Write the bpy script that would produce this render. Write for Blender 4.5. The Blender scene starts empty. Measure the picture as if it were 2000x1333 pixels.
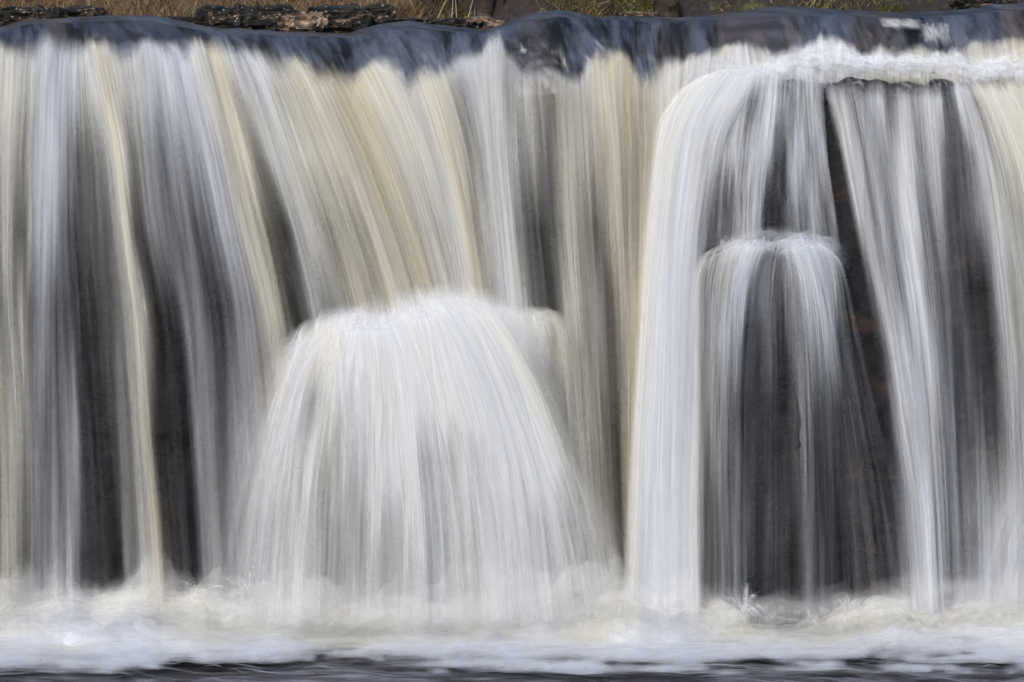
import bpy, math, random
import numpy as np
from mathutils import Vector, noise as mnoise

SC = bpy.context.scene
COL = SC.collection
RNG = np.random.default_rng(11)
random.seed(5)

# ------------------------------------------------------------------ camera, world, light
CAM_Y, CAM_Z, K, HZ = -24.0, 5.6, 0.004, 220.0
cam_d = bpy.data.cameras.new('camera')
cam = bpy.data.objects.new('camera', cam_d)
COL.objects.link(cam)
cam.location = (0, CAM_Y, CAM_Z)
cam.rotation_euler = (math.pi / 2, 0, 0)
cam_d.sensor_width = 36.0
cam_d.lens = 36.0 * 24.0 / 8.0
cam_d.shift_y = -(666.0 + HZ) / 2000.0
cam_d.clip_end = 500
SC.camera = cam

world = bpy.data.worlds.new('World')
SC.world = world
world.use_nodes = True
wn = world.node_tree
SUN_EL, SUN_AZ = math.radians(38), math.radians(203)   # azimuth from +Y, clockwise
sky = wn.nodes.new('ShaderNodeTexSky')
sky.sky_type = 'NISHITA'
sky.sun_disc = False
sky.sun_elevation = SUN_EL
sky.sun_rotation = SUN_AZ
sky.air_density = 1.0
sky.dust_density = 1.6
sky.ozone_density = 1.0
bg = wn.nodes['Background']
bg.inputs['Strength'].default_value = 0.105
wn.links.new(sky.outputs[0], bg.inputs[0])
sun_d = bpy.data.lights.new('sun', 'SUN')
sun_d.energy = 1.5
sun_d.angle = math.radians(14)
sun_d.color = (1.0, 0.975, 0.945)
sun = bpy.data.objects.new('sun', sun_d)
COL.objects.link(sun)
sd = Vector((math.sin(SUN_AZ) * math.cos(SUN_EL), math.cos(SUN_AZ) * math.cos(SUN_EL), math.sin(SUN_EL)))
sun.rotation_euler = (-sd).to_track_quat('-Z', 'Y').to_euler()
SC.view_settings.view_transform = 'Standard'
SC.view_settings.look = 'None'
SC.view_settings.gamma = 1.0
SC.view_settings.use_curve_mapping = False
SC.view_settings.exposure = 0.97
SC.cycles.transparent_max_bounces = 48
SC.cycles.max_bounces = 8
SC.cycles.diffuse_bounces = 2
SC.cycles.use_denoising = True
SC.cycles.use_adaptive_sampling = True
SC.cycles.adaptive_threshold = 0.03
SC.cycles.adaptive_min_samples = 16

# ------------------------------------------------------------------ helpers
def P(px, py, Y):
    s = (np.asarray(Y, float) - CAM_Y) / 24.0 * K
    return np.stack([(np.asarray(px, float) - 1000.0) * s,
                     np.broadcast_to(np.asarray(Y, float), np.shape(s * np.asarray(px, float) * np.asarray(py, float))),
                     CAM_Z - (np.asarray(py, float) + HZ) * s], -1)

LAT = np.random.default_rng(3).random((8, 257, 257))
def vnoise(x, y, seed=0):
    L = LAT[seed % 8]
    x = np.asarray(x, float) + 31.7 * seed; y = np.asarray(y, float) + 17.3 * seed
    xi = np.floor(x).astype(int); yi = np.floor(y).astype(int)
    fx = x - xi; fy = y - yi
    fx = fx * fx * (3 - 2 * fx); fy = fy * fy * (3 - 2 * fy)
    xi %= 256; yi %= 256
    a = L[xi, yi]; b = L[xi + 1, yi]; c = L[xi, yi + 1]; d = L[xi + 1, yi + 1]
    return (a * (1 - fx) + b * fx) * (1 - fy) + (c * (1 - fx) + d * fx) * fy
def fbm(x, y, seed=0, octs=4, gain=.5):
    v = 0; a = 1; t = 0
    for o in range(octs):
        v = v + a * vnoise(x * 2 ** o, y * 2 ** o, seed + o); t += a; a *= gain
    return v / t
def sstep(a, b, x):
    t = np.clip((x - a) / (b - a), 0, 1)
    return t * t * (3 - 2 * t)
def tab(pairs, x):
    p = np.array(pairs, float)
    return np.interp(x, p[:, 0], p[:, 1])
def srgb2lin(v): return np.clip(v, 0, 1) ** 2.2

def mesh_obj(name, verts, faces, mat, parent=None, attrs=None, cols=None, uv=None, smooth=True):
    verts = np.asarray(verts, np.float32); faces = np.asarray(faces, np.int32)
    me = bpy.data.meshes.new(name)
    nf, k = faces.shape
    me.vertices.add(len(verts)); me.vertices.foreach_set('co', verts.ravel())
    me.loops.add(nf * k); me.loops.foreach_set('vertex_index', faces.ravel())
    me.polygons.add(nf)
    me.polygons.foreach_set('loop_start', np.arange(0, nf * k, k, dtype=np.int32))
    me.polygons.foreach_set('loop_total', np.full(nf, k, np.int32))
    me.polygons.foreach_set('use_smooth', np.full(nf, smooth, bool))
    me.update(calc_edges=True)
    if attrs:
        for n, a in attrs.items():
            at = me.attributes.new(n, 'FLOAT', 'POINT')
            at.data.foreach_set('value', np.asarray(a, np.float32).ravel())
    if cols is not None:
        at = me.attributes.new('tone', 'FLOAT_COLOR', 'POINT')
        c = np.ones((len(verts), 4), np.float32); c[:, :3] = cols
        at.data.foreach_set('color', c.ravel())
    if uv is not None:
        l = me.uv_layers.new(name='flow')
        l.data.foreach_set('uv', np.asarray(uv, np.float32)[faces.ravel()].ravel())
    if mat is not None: me.materials.append(mat)
    o = bpy.data.objects.new(name, me)
    COL.objects.link(o)
    if parent is not None: o.parent = parent
    return o

def grid_faces(nu, nv):
    i = np.arange(nu - 1)[:, None] * nv + np.arange(nv - 1)[None, :]
    return np.stack([i, i + nv, i + nv + 1, i + 1], -1).reshape(-1, 4)

def thing(name, label, cat, loc=(0, 0, 0), group=None):
    o = bpy.data.objects.new(name, None); COL.objects.link(o)
    o.location = loc
    o.empty_display_size = .1
    o['label'] = label; o['category'] = cat
    if group: o['group'] = group
    return o
def tag(o, label=None, cat=None, kind=None, group=None):
    if label: o['label'] = label
    if cat: o['category'] = cat
    if kind: o['kind'] = kind
    if group: o['group'] = group
    return o
def adopt(child, parent):
    child.parent = parent
    child.matrix_parent_inverse.identity()
    child.location = -Vector(parent.location)
    return child

# ------------------------------------------------------------------ materials
class NT:
    def __init__(s, name):
        s.m = bpy.data.materials.new(name); s.m.use_nodes = True
        s.t = s.m.node_tree; s.t.nodes.clear()
        s.out = s.n('ShaderNodeOutputMaterial')
    def n(s, typ, ins=None, **kw):
        nd = s.t.nodes.new(typ)
        for k, v in kw.items(): setattr(nd, k, v)
        if ins:
            for k, v in ins.items(): s.set(nd.inputs[k], v)
        return nd
    def set(s, sock, v):
        if isinstance(v, bpy.types.NodeSocket): s.t.links.new(v, sock)
        elif isinstance(v, bpy.types.Node): s.t.links.new(v.outputs[0], sock)
        else: sock.default_value = v
    def math(s, op, a, b=0.0, c=0.0, clamp=False):
        nd = s.n('ShaderNodeMath', {0: a, 1: b, 2: c}, operation=op); nd.use_clamp = clamp
        return nd.outputs[0]
    def rng(s, v, a, b, c, d, smooth=False):
        nd = s.n('ShaderNodeMapRange', {0: v, 1: a, 2: b, 3: c, 4: d})
        if smooth: nd.interpolation_type = 'SMOOTHSTEP'
        return nd.outputs[0]
    def mixc(s, f, a, b, blend='MIX'):
        nd = s.n('ShaderNodeMix', data_type='RGBA', blend_type=blend)
        s.set(nd.inputs[0], f); s.set(nd.inputs[6], a); s.set(nd.inputs[7], b)
        return nd.outputs[2]
    def noise(s, vec, scale, detail=3, rough=.5, mult=(1, 1, 1), dist=0):
        mp = s.n('ShaderNodeMapping', {'Vector': vec, 'Scale': mult})
        return s.n('ShaderNodeTexNoise', {'Vector': mp.outputs[0], 'Scale': scale, 'Detail': detail, 'Roughness': rough, 'Distortion': dist}).outputs[0]

def c4(r, g, b): return (r, g, b, 1)

def water_veil(name, fine=1.0, trans=.45, thread=True):
    """white water: scatters like foam, lets the rock show where it is thin"""
    k = NT(name)
    den = k.n('ShaderNodeAttribute', attribute_name='dens').outputs['Fac']
    tone = k.n('ShaderNodeAttribute', attribute_name='tone').outputs['Color']
    al = den
    if thread:
        uv = k.n('ShaderNodeUVMap', uv_map='flow').outputs[0]
        n1 = k.noise(uv, 1.0, 4, .62, (260 * fine, 3.4, 1))
        n2 = k.noise(uv, 1.0, 3, .55, (60 * fine, 1.6, 1))
        n3 = k.noise(uv, 1.0, 3, .6, (150 * fine, 22, 1))
        f = k.math('MULTIPLY', k.rng(n1, .33, .67, .80, 1.20), k.rng(n2, .33, .67, .84, 1.16))
        f = k.math('MULTIPLY', f, k.rng(n3, .3, .7, .94, 1.05))
        al = k.math('MULTIPLY', den, f, clamp=True)
        # thick spots stay thick: pull strong density back towards one
        inv = k.math('SUBTRACT', 1.0, den, clamp=True)
        al = k.math('MULTIPLY_ADD', k.math('SUBTRACT', al, den), k.math('POWER', inv, .35), den, clamp=True)
        tone = k.mixc(k.rng(n1, .3, .7, 0, 1), k.mixc(1.0, tone, c4(.89, .89, .90), 'MULTIPLY'), tone)
    d = k.n('ShaderNodeBsdfDiffuse', {'Color': tone, 'Roughness': .3})
    tr = k.n('ShaderNodeBsdfTranslucent', {'Color': tone})
    mx = k.n('ShaderNodeMixShader', {0: trans, 1: d.outputs[0], 2: tr.outputs[0]})
    tp = k.n('ShaderNodeBsdfTransparent')
    fin = k.n('ShaderNodeMixShader', {0: al, 1: tp.outputs[0], 2: mx.outputs[0]})
    k.set(k.out.inputs['Surface'], fin)
    return k.m

M_veil = water_veil('falling_water')
M_thread = water_veil('water_threads', thread=False, trans=.35)
M_fan = water_veil('fanning_water', fine=.8, trans=.3)

def foam_mat():
    k = NT('churned_foam')
    den = k.n('ShaderNodeAttribute', attribute_name='dens').outputs['Fac']
    tone = k.n('ShaderNodeAttribute', attribute_name='tone').outputs['Color']
    pos = k.n('ShaderNodeNewGeometry').outputs['Position']
    n1 = k.noise(pos, 5.0, 5, .6, (.55, 1.6, 2.0), .8)
    n2 = k.noise(pos, 16.0, 4, .6, (.5, 1.8, 1.5), .5)
    f = k.math('ADD', k.rng(n1, .3, .7, -.22, .2), k.rng(n2, .3, .7, -.07, .07))
    inv = k.math('SUBTRACT', 1.02, den, clamp=True)
    al = k.math('MULTIPLY_ADD', f, k.math('MULTIPLY', k.math('POWER', inv, .5), k.rng(den, 0, .25, 0, 1)), den, clamp=True)
    d = k.n('ShaderNodeBsdfDiffuse', {'Color': tone})
    tr = k.n('ShaderNodeBsdfTranslucent', {'Color': tone})
    mx = k.n('ShaderNodeMixShader', {0: .25, 1: d.outputs[0], 2: tr.outputs[0]})
    fin = k.n('ShaderNodeMixShader', {0: al, 1: k.n('ShaderNodeBsdfTransparent').outputs[0], 2: mx.outputs[0]})
    k.set(k.out.inputs['Surface'], fin)
    return k.m
M_foam = foam_mat()

def river_mat():
    k = NT('dark_river_water')
    uv = k.n('ShaderNodeUVMap', uv_map='flow').outputs[0]
    den = k.n('ShaderNodeAttribute', attribute_name='dens').outputs['Fac']
    brown = k.n('ShaderNodeAttribute', attribute_name='brown').outputs['Fac']
    n1 = k.noise(uv, 1.0, 5, .6, (17, 4, 1), .4)
    n2 = k.noise(uv, 1.0, 3, .6, (70, 8, 1), .3)
    s = k.math('MULTIPLY_ADD', n2, .28, k.math('MULTIPLY', n1, .72))
    base = k.mixc(k.rng(s, .38, .64, 0, 1, True), c4(.005, .005, .0055), c4(.065, .074, .102))
    bn = k.mixc(k.rng(n1, .3, .7, 0, 1), c4(.02, .018, .014), c4(.1, .062, .045))
    base = k.mixc(k.math('MULTIPLY', brown, k.rng(n1, .35, .6, .3, 1)), base, bn)
    bmp = k.n('ShaderNodeBump', {'Strength': .35, 'Distance': .03, 'Height': s})
    pb = k.n('ShaderNodeBsdfPrincipled', {'Base Color': base, 'Roughness': .32, 'IOR': 1.33, 'Normal': bmp.outputs[0]})
    fin = k.n('ShaderNodeMixShader', {0: den, 1: k.n('ShaderNodeBsdfTransparent').outputs[0], 2: pb.outputs[0]})
    k.set(k.out.inputs['Surface'], fin)
    return k.m
M_river = river_mat()

def pool_mat():
    k = NT('dark_pool_water')
    pos = k.n('ShaderNodeNewGeometry').outputs['Position']
    n1 = k.noise(pos, 3.0, 5, .6, (.35, 1.6, 1), 1.2)
    n2 = k.noise(pos, 11.0, 5, .65, (.4, 1.8, 1), .8)
    s = k.math('MULTIPLY_ADD', n2, .4, k.math('MULTIPLY', n1, .6))
    base = k.mixc(k.rng(s, .4, .68, 0, 1, True), c4(.028, .025, .027), c4(.2, .205, .245))
    bmp = k.n('ShaderNodeBump', {'Strength': .5, 'Distance': .05, 'Height': s})
    pb = k.n('ShaderNodeBsdfPrincipled', {'Base Color': base, 'Roughness': .35, 'IOR': 1.33, 'Normal': bmp.outputs[0]})
    k.set(k.out.inputs['Surface'], pb)
    return k.m
M_pool = pool_mat()

def rock_mat(name, dark, mid, pale, moss=None, rough=.45, scale=3.0, wet=True, lichen=0.0):
    k = NT(name)
    pos = k.n('ShaderNodeTexCoord').outputs['Object']
    n1 = k.noise(pos, scale, 8, .65, (1, 1, 1.8) if not wet else (1, 1, .6))
    n2 = k.noise(pos, scale * 7, 6, .7, (1, 1, 1.5))
    n3 = k.noise(pos, scale * .8, 6, .6, (1, 1, 2.5), 1)
    base = k.mixc(k.rng(n1, .38, .62, 0, 1), dark, mid)
    pf = k.rng(n3, .55, .66, 0, 1)
    if wet and name == 'wet_cliff_rock':
        xx = k.n('ShaderNodeSeparateXYZ', {0: pos}).outputs[0]
        pf = k.math('MULTIPLY', pf, k.rng(k.math('MULTIPLY_ADD', n1, .6, xx), 2.2, 2.9, .12, 1))
    base = k.mixc(pf, base, pale)
    base = k.mixc(k.rng(n2, .3, .7, 0, .6), base, k.mixc(1.0, base, c4(.4, .4, .4), 'MULTIPLY'))
    if moss: base = k.mixc(k.rng(n3, .34, .46, 1, 0), base, moss)
    if lichen:
        v = k.n('ShaderNodeTexVoronoi', {'Vector': pos, 'Scale': scale * 3.2}).outputs['Distance']
        base = k.mixc(k.rng(k.math('MULTIPLY_ADD', n2, .5, v), .42, .46, lichen, 0), base, c4(.55, .55, .5))
    bmp = k.n('ShaderNodeBump', {'Strength': .8, 'Distance': .02, 'Height': n2})
    pb = k.n('ShaderNodeBsdfPrincipled', {'Base Color': base, 'Roughness': rough, 'Specular IOR Level': .16 if wet else .4, 'Normal': bmp.outputs[0]})
    k.set(k.out.inputs['Surface'], pb)
    return k.m
M_cliff = rock_mat('wet_cliff_rock', c4(.004, .0042, .0052), c4(.0095, .0095, .0115), c4(.026, .016, .012), rough=.5)
M_bankrock = rock_mat('mossy_bank_rock', c4(.010, .009, .007), c4(.018, .015, .011), c4(.24, .155, .09), moss=c4(.006, .006, .005), rough=.85, scale=6.0, lichen=.35, wet=False)
M_palerock = rock_mat('pale_bank_rock', c4(.06, .045, .03), c4(.3, .2, .13), c4(.5, .36, .26), moss=c4(.01, .01, .008), rough=.85, scale=6.0, lichen=.5, wet=False)

def bank_mat():
    k = NT('bank_soil')
    pos = k.n('ShaderNodeNewGeometry').outputs['Position']
    x = k.n('ShaderNodeSeparateXYZ', {0: pos}).outputs[0]
    n1 = k.noise(pos, 2.5, 7, .65)
    n2 = k.noise(pos, 26, 6, .7, (1, 1, .5))
    straw = k.mixc(k.rng(n2, .3, .7, 0, 1), c4(.04, .025, .012), c4(.16, .1, .05))
    earth = k.mixc(k.rng(n2, .3, .7, 0, 1), c4(.012, .008, .0075), c4(.04, .027, .024))
    moss = k.mixc(k.rng(n2, .3, .7, 0, 1), c4(.03, .04, .008), c4(.12, .13, .03))
    xe = k.math('MULTIPLY_ADD', n1, 1.2, x)
    b = k.mixc(k.rng(xe, -.4, 0.4, 0, 1), straw, earth)
    b = k.mixc(k.rng(n1, .53, .6, 0, .75), b, moss)
    bmp = k.n('ShaderNodeBump', {'Strength': .9, 'Distance': .05, 'Height': n2})
    pb = k.n('ShaderNodeBsdfPrincipled', {'Base Color': b, 'Roughness': .95, 'Normal': bmp.outputs[0]})
    k.set(k.out.inputs['Surface'], pb)
    return k.m
M_bank = bank_mat()
def blade_mat():
    k = NT('grass_blades')
    tone = k.n('ShaderNodeAttribute', attribute_name='tone').outputs['Color']
    d = k.n('ShaderNodeBsdfDiffuse', {'Color': tone})
    tr = k.n('ShaderNodeBsdfTranslucent', {'Color': tone})
    mx = k.n('ShaderNodeMixShader', {0: .3, 1: d.outputs[0], 2: tr.outputs[0]})
    k.set(k.out.inputs['Surface'], mx)
    return k.m
M_blade = blade_mat()
M_bark = rock_mat('dark_root_bark', c4(.015, .011, .009), c4(.05, .036, .03), c4(.1, .07, .055), rough=.9, scale=4)

# ------------------------------------------------------------------ shape of the lip
YTOP = [(-700, 60), (-200, 58), (0, 52), (50, 39), (130, 38), (200, 33), (250, 30), (300, 30), (350, 45), (430, 55), (520, 60), (600, 63), (680, 65), (740, 47),
        (800, 40), (850, 50), (950, 60), (985, 45), (1030, 28), (1090, 19), (1130, 25), (1170, 33), (1250, 31), (1330, 34), (1400, 28), (1480, 19), (1560, 14),
        (1650, 19), (1750, 24), (1850, 21), (1940, 12), (2000, 6), (2200, 2), (2700, 5)]
YBRK = [(-700, 85), (0, 78), (40, 84), (65, 80), (88, 58), (105, 62), (135, 74), (200, 72), (250, 80), (290, 68), (340, 78), (380, 74), (430, 74), (470, 88), (520, 92),
        (548, 106), (575, 102), (600, 112), (622, 136), (645, 124), (690, 140), (715, 118), (755, 100), (780, 118), (797, 146), (825, 121), (850, 130), (900, 100),
        (940, 92), (955, 62), (975, 58), (990, 96), (1020, 130), (1050, 122), (1075, 128), (1100, 140), (1130, 140), (1150, 110), (1165, 92), (1225, 98), (1240, 118),
        (1256, 146), (1275, 116), (1330, 112), (1400, 92), (1445, 76), (1480, 88), (1520, 100), (1550, 96), (1600, 66), (1635, 68), (1680, 102), (1720, 86),
        (1750, 98), (1800, 88), (1850, 98), (1870, 92), (1900, 80), (1960, 72), (2000, 70), (2700, 72)]
YC = [(-700, 66), (0, 58), (60, 47), (250, 40), (350, 52), (430, 63), (520, 68), (680, 74), (740, 60), (850, 60), (950, 66), (1020, 44), (1090, 33), (1250, 42), (1330, 44), (1480, 32), (1650, 30), (1750, 36), (1850, 32), (1940, 24), (2000, 18), (2700, 16)]
YCURT_END = 1320.0
def ycurt(px, py):
    yc = tab(YC, px)
    return 0.32 - 1.38 * np.sqrt(np.clip((py - yc), 0, None) / 1100.0)

# river above the fall, running over the lip
def build_river():
    px = np.concatenate([np.linspace(-700, -30, 50), np.arange(-20, 2020, 3.0), np.linspace(2030, 2700, 50)])
    back = np.array([9.0, 6.0, 4.5, 3.4, 2.7, 2.1])
    ys, rows = [], 0
    t_flat = np.linspace(0, 1, 26)
    t_fall = np.linspace(0, 1, 40)[1:]
    pts, dens, uvs, br = [], [], [], []
    yt = tab(YTOP, px); yc = np.maximum(tab(YC, px), yt + 5)
    rate = tab([(-700, .3), (150, .5), (400, 1.5), (850, 1.4), (960, .7), (1090, 1.), (1200, 1.1), (1300, .3), (1420, .3), (1520, 1), (2700, 1.2)], px)
    for b in back:
        z0 = P(px, yt, np.full_like(px, 1.35))[:, 2] - .10 - .02 * (b - 2.1)
        pts.append(np.stack([(px - 1000) * (b + 24) / 24 * K, np.full_like(px, b), z0], -1))
        dens.append(np.ones_like(px)); uvs.append(np.stack([px / 1000, np.full_like(px, -b / 4)], -1)); br.append(px * 0)
    for t in t_flat:
        Y = 1.35 * (1 - t) + .32 * t
        yy = yt + (yc - yt) * t ** 1.5
        p = P(px, yy, np.full_like(px, Y))
        amp = .06 * math.sin(math.pi * min(t * 1.15, 1)) 
        # wavelets run diagonally to the right, down the slope
        p[:, 2] += amp * (fbm(px / 70 - Y * 1.3, Y * 1.1 + px / 300, 2, 4) - .5) * 1.6
        pts.append(p); dens.append(np.ones_like(px)); uvs.append(np.stack([(px - rate * 150 * t) / 1000, np.full_like(px, t * .25)], -1)); br.append(px * 0)
    for t in t_fall:
        yy = yc + 150 * t
        Y = 0.32 - 1.38 * np.sqrt((yy - yc) / 1100.0) + 0.02
        Y = Y + .07 * (fbm((px - rate * 60 * np.sqrt(t)) / 38, t * 2.2 + px * 0, 3, 4) - .5) * np.minimum(t * 6, 1)
        brk = tab(YBRK, px)
        Y = Y + .045
        p = P(px, yy, Y)
        pts.append(p)
        dens.append(1 - sstep(brk + 35, brk + 85, yy) * sstep(yc + 60, yc + 110, yy))
        uvs.append(np.stack([(px - rate * (150 + 45 * t)) / 1000, np.full_like(px, .25 + .35 * t)], -1))
        br.append(px * 0)
    n = len(pts)
    V = np.stack(pts, 1); D = np.stack(dens, 1); D[:, -1] = 0
    U = np.stack(uvs, 1)
    xx = np.broadcast_to(px[:, None], D.shape)
    bands = [(1400, 1500, .5), (1525, 1565, .4), (1290, 1350, .35), (1960, 2100, .6), (1670, 1760, .5), (1020, 1070, .3), (100, 130, .6)]
    B = np.zeros_like(D)
    for a, b, w in bands: B = np.maximum(B, w * sstep(a - 25, a + 10, xx) * (1 - sstep(b - 10, b + 25, xx)))
    o = mesh_obj('river_water', V.reshape(-1, 3), grid_faces(len(px), n), M_river, attrs={'dens': D, 'brown': B}, uv=U.reshape(-1, 2))
    tag(o, kind='structure')
build_river()

# ------------------------------------------------------------------ rock face
def cliff_Y(px, py):
    base = np.where(py < 95, .5, .42) - .55 * sstep(80, 1100, py)
    base = base - .12 * sstep(100, 500, py)
    # right half: ledge under the first step, then a nearer face
    r = sstep(1330, 1420, px)
    base = base - r * .62 * sstep(138, 166, py + 34 * (fbm(px / 60, px * 0, 6, 3) - .5))
    # lower bulge under the small cascade
    bx = np.exp(-((px - 1520) / 95.0) ** 4)
    top = 486 + 26 * ((px - 1520) / 90.0) ** 2
    base = base - bx * .42 * sstep(top - 6, top + 26, py) * (1 - .3 * sstep(600, 1100, py))
    # stratified steps and joints
    st = fbm(px / 260, py / 34, 4, 3)
    base = base - .02 * st
    base = base - .12 * (fbm(px / 60, py / 130, 5, 4) - .5) - .02 * (fbm(px / 16, py / 14, 6, 3) - .5)
    jt = np.abs(vnoise(px / 70, py / 400, 7) - .5)
    base = base + .02 * (1 - sstep(0, .06, jt))
    return base
def build_cliff():
    px = np.concatenate([np.linspace(-900, -210, 60), np.arange(-200, 2200, 6.0), np.linspace(2210, 2900, 60)])
    py = np.concatenate([np.arange(85, 200, 2.5), np.arange(200, 1340, 6.0)])
    X, Yp = np.meshgrid(px, py, indexing='ij')
    Yw = cliff_Y(X, Yp)
    V = P(X, Yp, Yw)
    o = mesh_obj('cliff', V.reshape(-1, 3), grid_faces(len(px), len(py)), M_cliff)
    tag(o, kind='structure')
build_cliff()

# ------------------------------------------------------------------ falling water
WHITE = np.array([.80, .80, .80]); CREAM = np.array([.80, .778, .69]); TAN = np.array([.76, .69, .53]); SKY_BLUE = np.array([.70, .725, .79]); BROWN = np.array([.62, .53, .45])  # the bluish white has sky reflection painted into the water colour
def tint_rgb(t):
    """-1 white with sky-reflection blue painted in, 0 white, 1 cream, 2 tan"""
    t = np.asarray(t)[..., None]
    c = WHITE + (CREAM - WHITE) * np.clip(t, 0, 1) + (TAN - CREAM) * np.clip(t - 1, 0, 1) + (SKY_BLUE - WHITE) * np.clip(-t, 0, 1)
    return c
def d2a(d):
    v = .125 + .079 * d
    return np.clip((v ** 2.2 - .022) / .70, 0, 1)

def catmull(pts, t):
    """pts (n,2), t in 0..1 -> smooth curve"""
    n = len(pts) - 1
    x = np.clip(np.asarray(t) * n, 0, n - 1e-6); i = x.astype(int); f = (x - i)[:, None]
    p0 = pts[np.maximum(i - 1, 0)]; p1 = pts[i]; p2 = pts[i + 1]; p3 = pts[np.minimum(i + 2, n)]
    return .5 * ((2 * p1) + (-p0 + p2) * f + (2 * p0 - 5 * p1 + 4 * p2 - p3) * f ** 2 + (-p0 + 3 * p1 - 3 * p2 + p3) * f ** 3)

class Flow:
    def __init__(s, lines, rows, nt=110, tints=None, seed=0, ucol=1.6):
        """lines: key streamlines [[(x,y)...]], rows: [(y, [(x, d)...])]"""
        s.seed = seed
        L = [np.array(l, float) for l in lines]
        s.T = np.linspace(0, 1, nt)
        K_ = np.stack([catmull(l, s.T) for l in L], 0)          # (k, nt, 2)
        uk = np.concatenate([[0], np.cumsum(np.maximum(np.abs(np.diff(K_[:, nt // 3, 0])), np.abs(np.diff(K_[:, -1, 0]))))])
        s.width = uk[-1]
        s.u = np.arange(0, s.width, ucol)
        # smooth interpolation across the key lines
        s.G = np.empty((len(s.u), nt, 2))
        m = len(L)
        ui = np.interp(s.u, uk, np.arange(m)) / (m - 1)
        flat = K_.reshape(m, -1)
        n = m - 1
        if n < 2:
            s.G = (flat[0] + (flat[1] - flat[0]) * ui[:, None]).reshape(len(s.u), nt, 2)
        else:
            s.G = catmull(flat, ui).reshape(len(s.u), nt, 2)
        X, Yp = s.G[..., 0], s.G[..., 1]
        ry = np.array([r[0] for r in rows], float)
        R = np.empty((len(s.u), len(rows))); XR = np.empty_like(R)
        for i in range(len(s.u)):
            XR[i] = np.interp(ry, Yp[i], X[i])
        for k, (y, pr) in enumerate(rows):
            R[:, k] = tab(pr, XR[:, k])
        D = np.empty_like(X)
        for i in range(len(s.u)):
            D[i] = np.interp(Yp[i], ry, R[i])
        s.D = D
        s.tint = tab(tints, X[:, 0]) if tints else np.zeros(len(s.u))
        s.X, s.Yp = X, Yp
    def at(s, A, ui, tt):
        """bilinear sample of A (nu, nt[,c])"""
        x = np.clip(ui, 0, len(s.u) - 1.001); y = np.clip(tt, 0, 1 - 1e-6) * (len(s.T) - 1)
        i = x.astype(int); j = y.astype(int); fx = x - i; fy = y - j
        if A.ndim == 3: fx = fx[..., None]; fy = fy[..., None]
        return (A[i, j] * (1 - fx) + A[i + 1, j] * fx) * (1 - fy) + (A[i, j + 1] * (1 - fx) + A[i + 1, j + 1] * fx) * fy

def ribbons(center, half, alpha):
    """center (n,m,3), half (n,m,3) offset to the edge, alpha (n,m): three vertices across, feathered edges"""
    n, m = alpha.shape
    V = np.stack([center - half, center, center + half], 2).reshape(-1, 3)
    i = (np.arange(m - 1) * 3)[:, None]
    fi = np.concatenate([i + np.array([0, 1, 4, 3]), i + np.array([1, 2, 5, 4])], 0)
    F = (np.arange(n)[:, None, None] * (3 * m) + fi[None]).reshape(-1, 4)
    a = np.stack([alpha * 0, alpha, alpha * 0], 2)
    return V, F, a
def edge_fade(n, w):
    i = np.arange(n)
    return sstep(0, w, i) * sstep(0, w, n - 1 - i)

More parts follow.
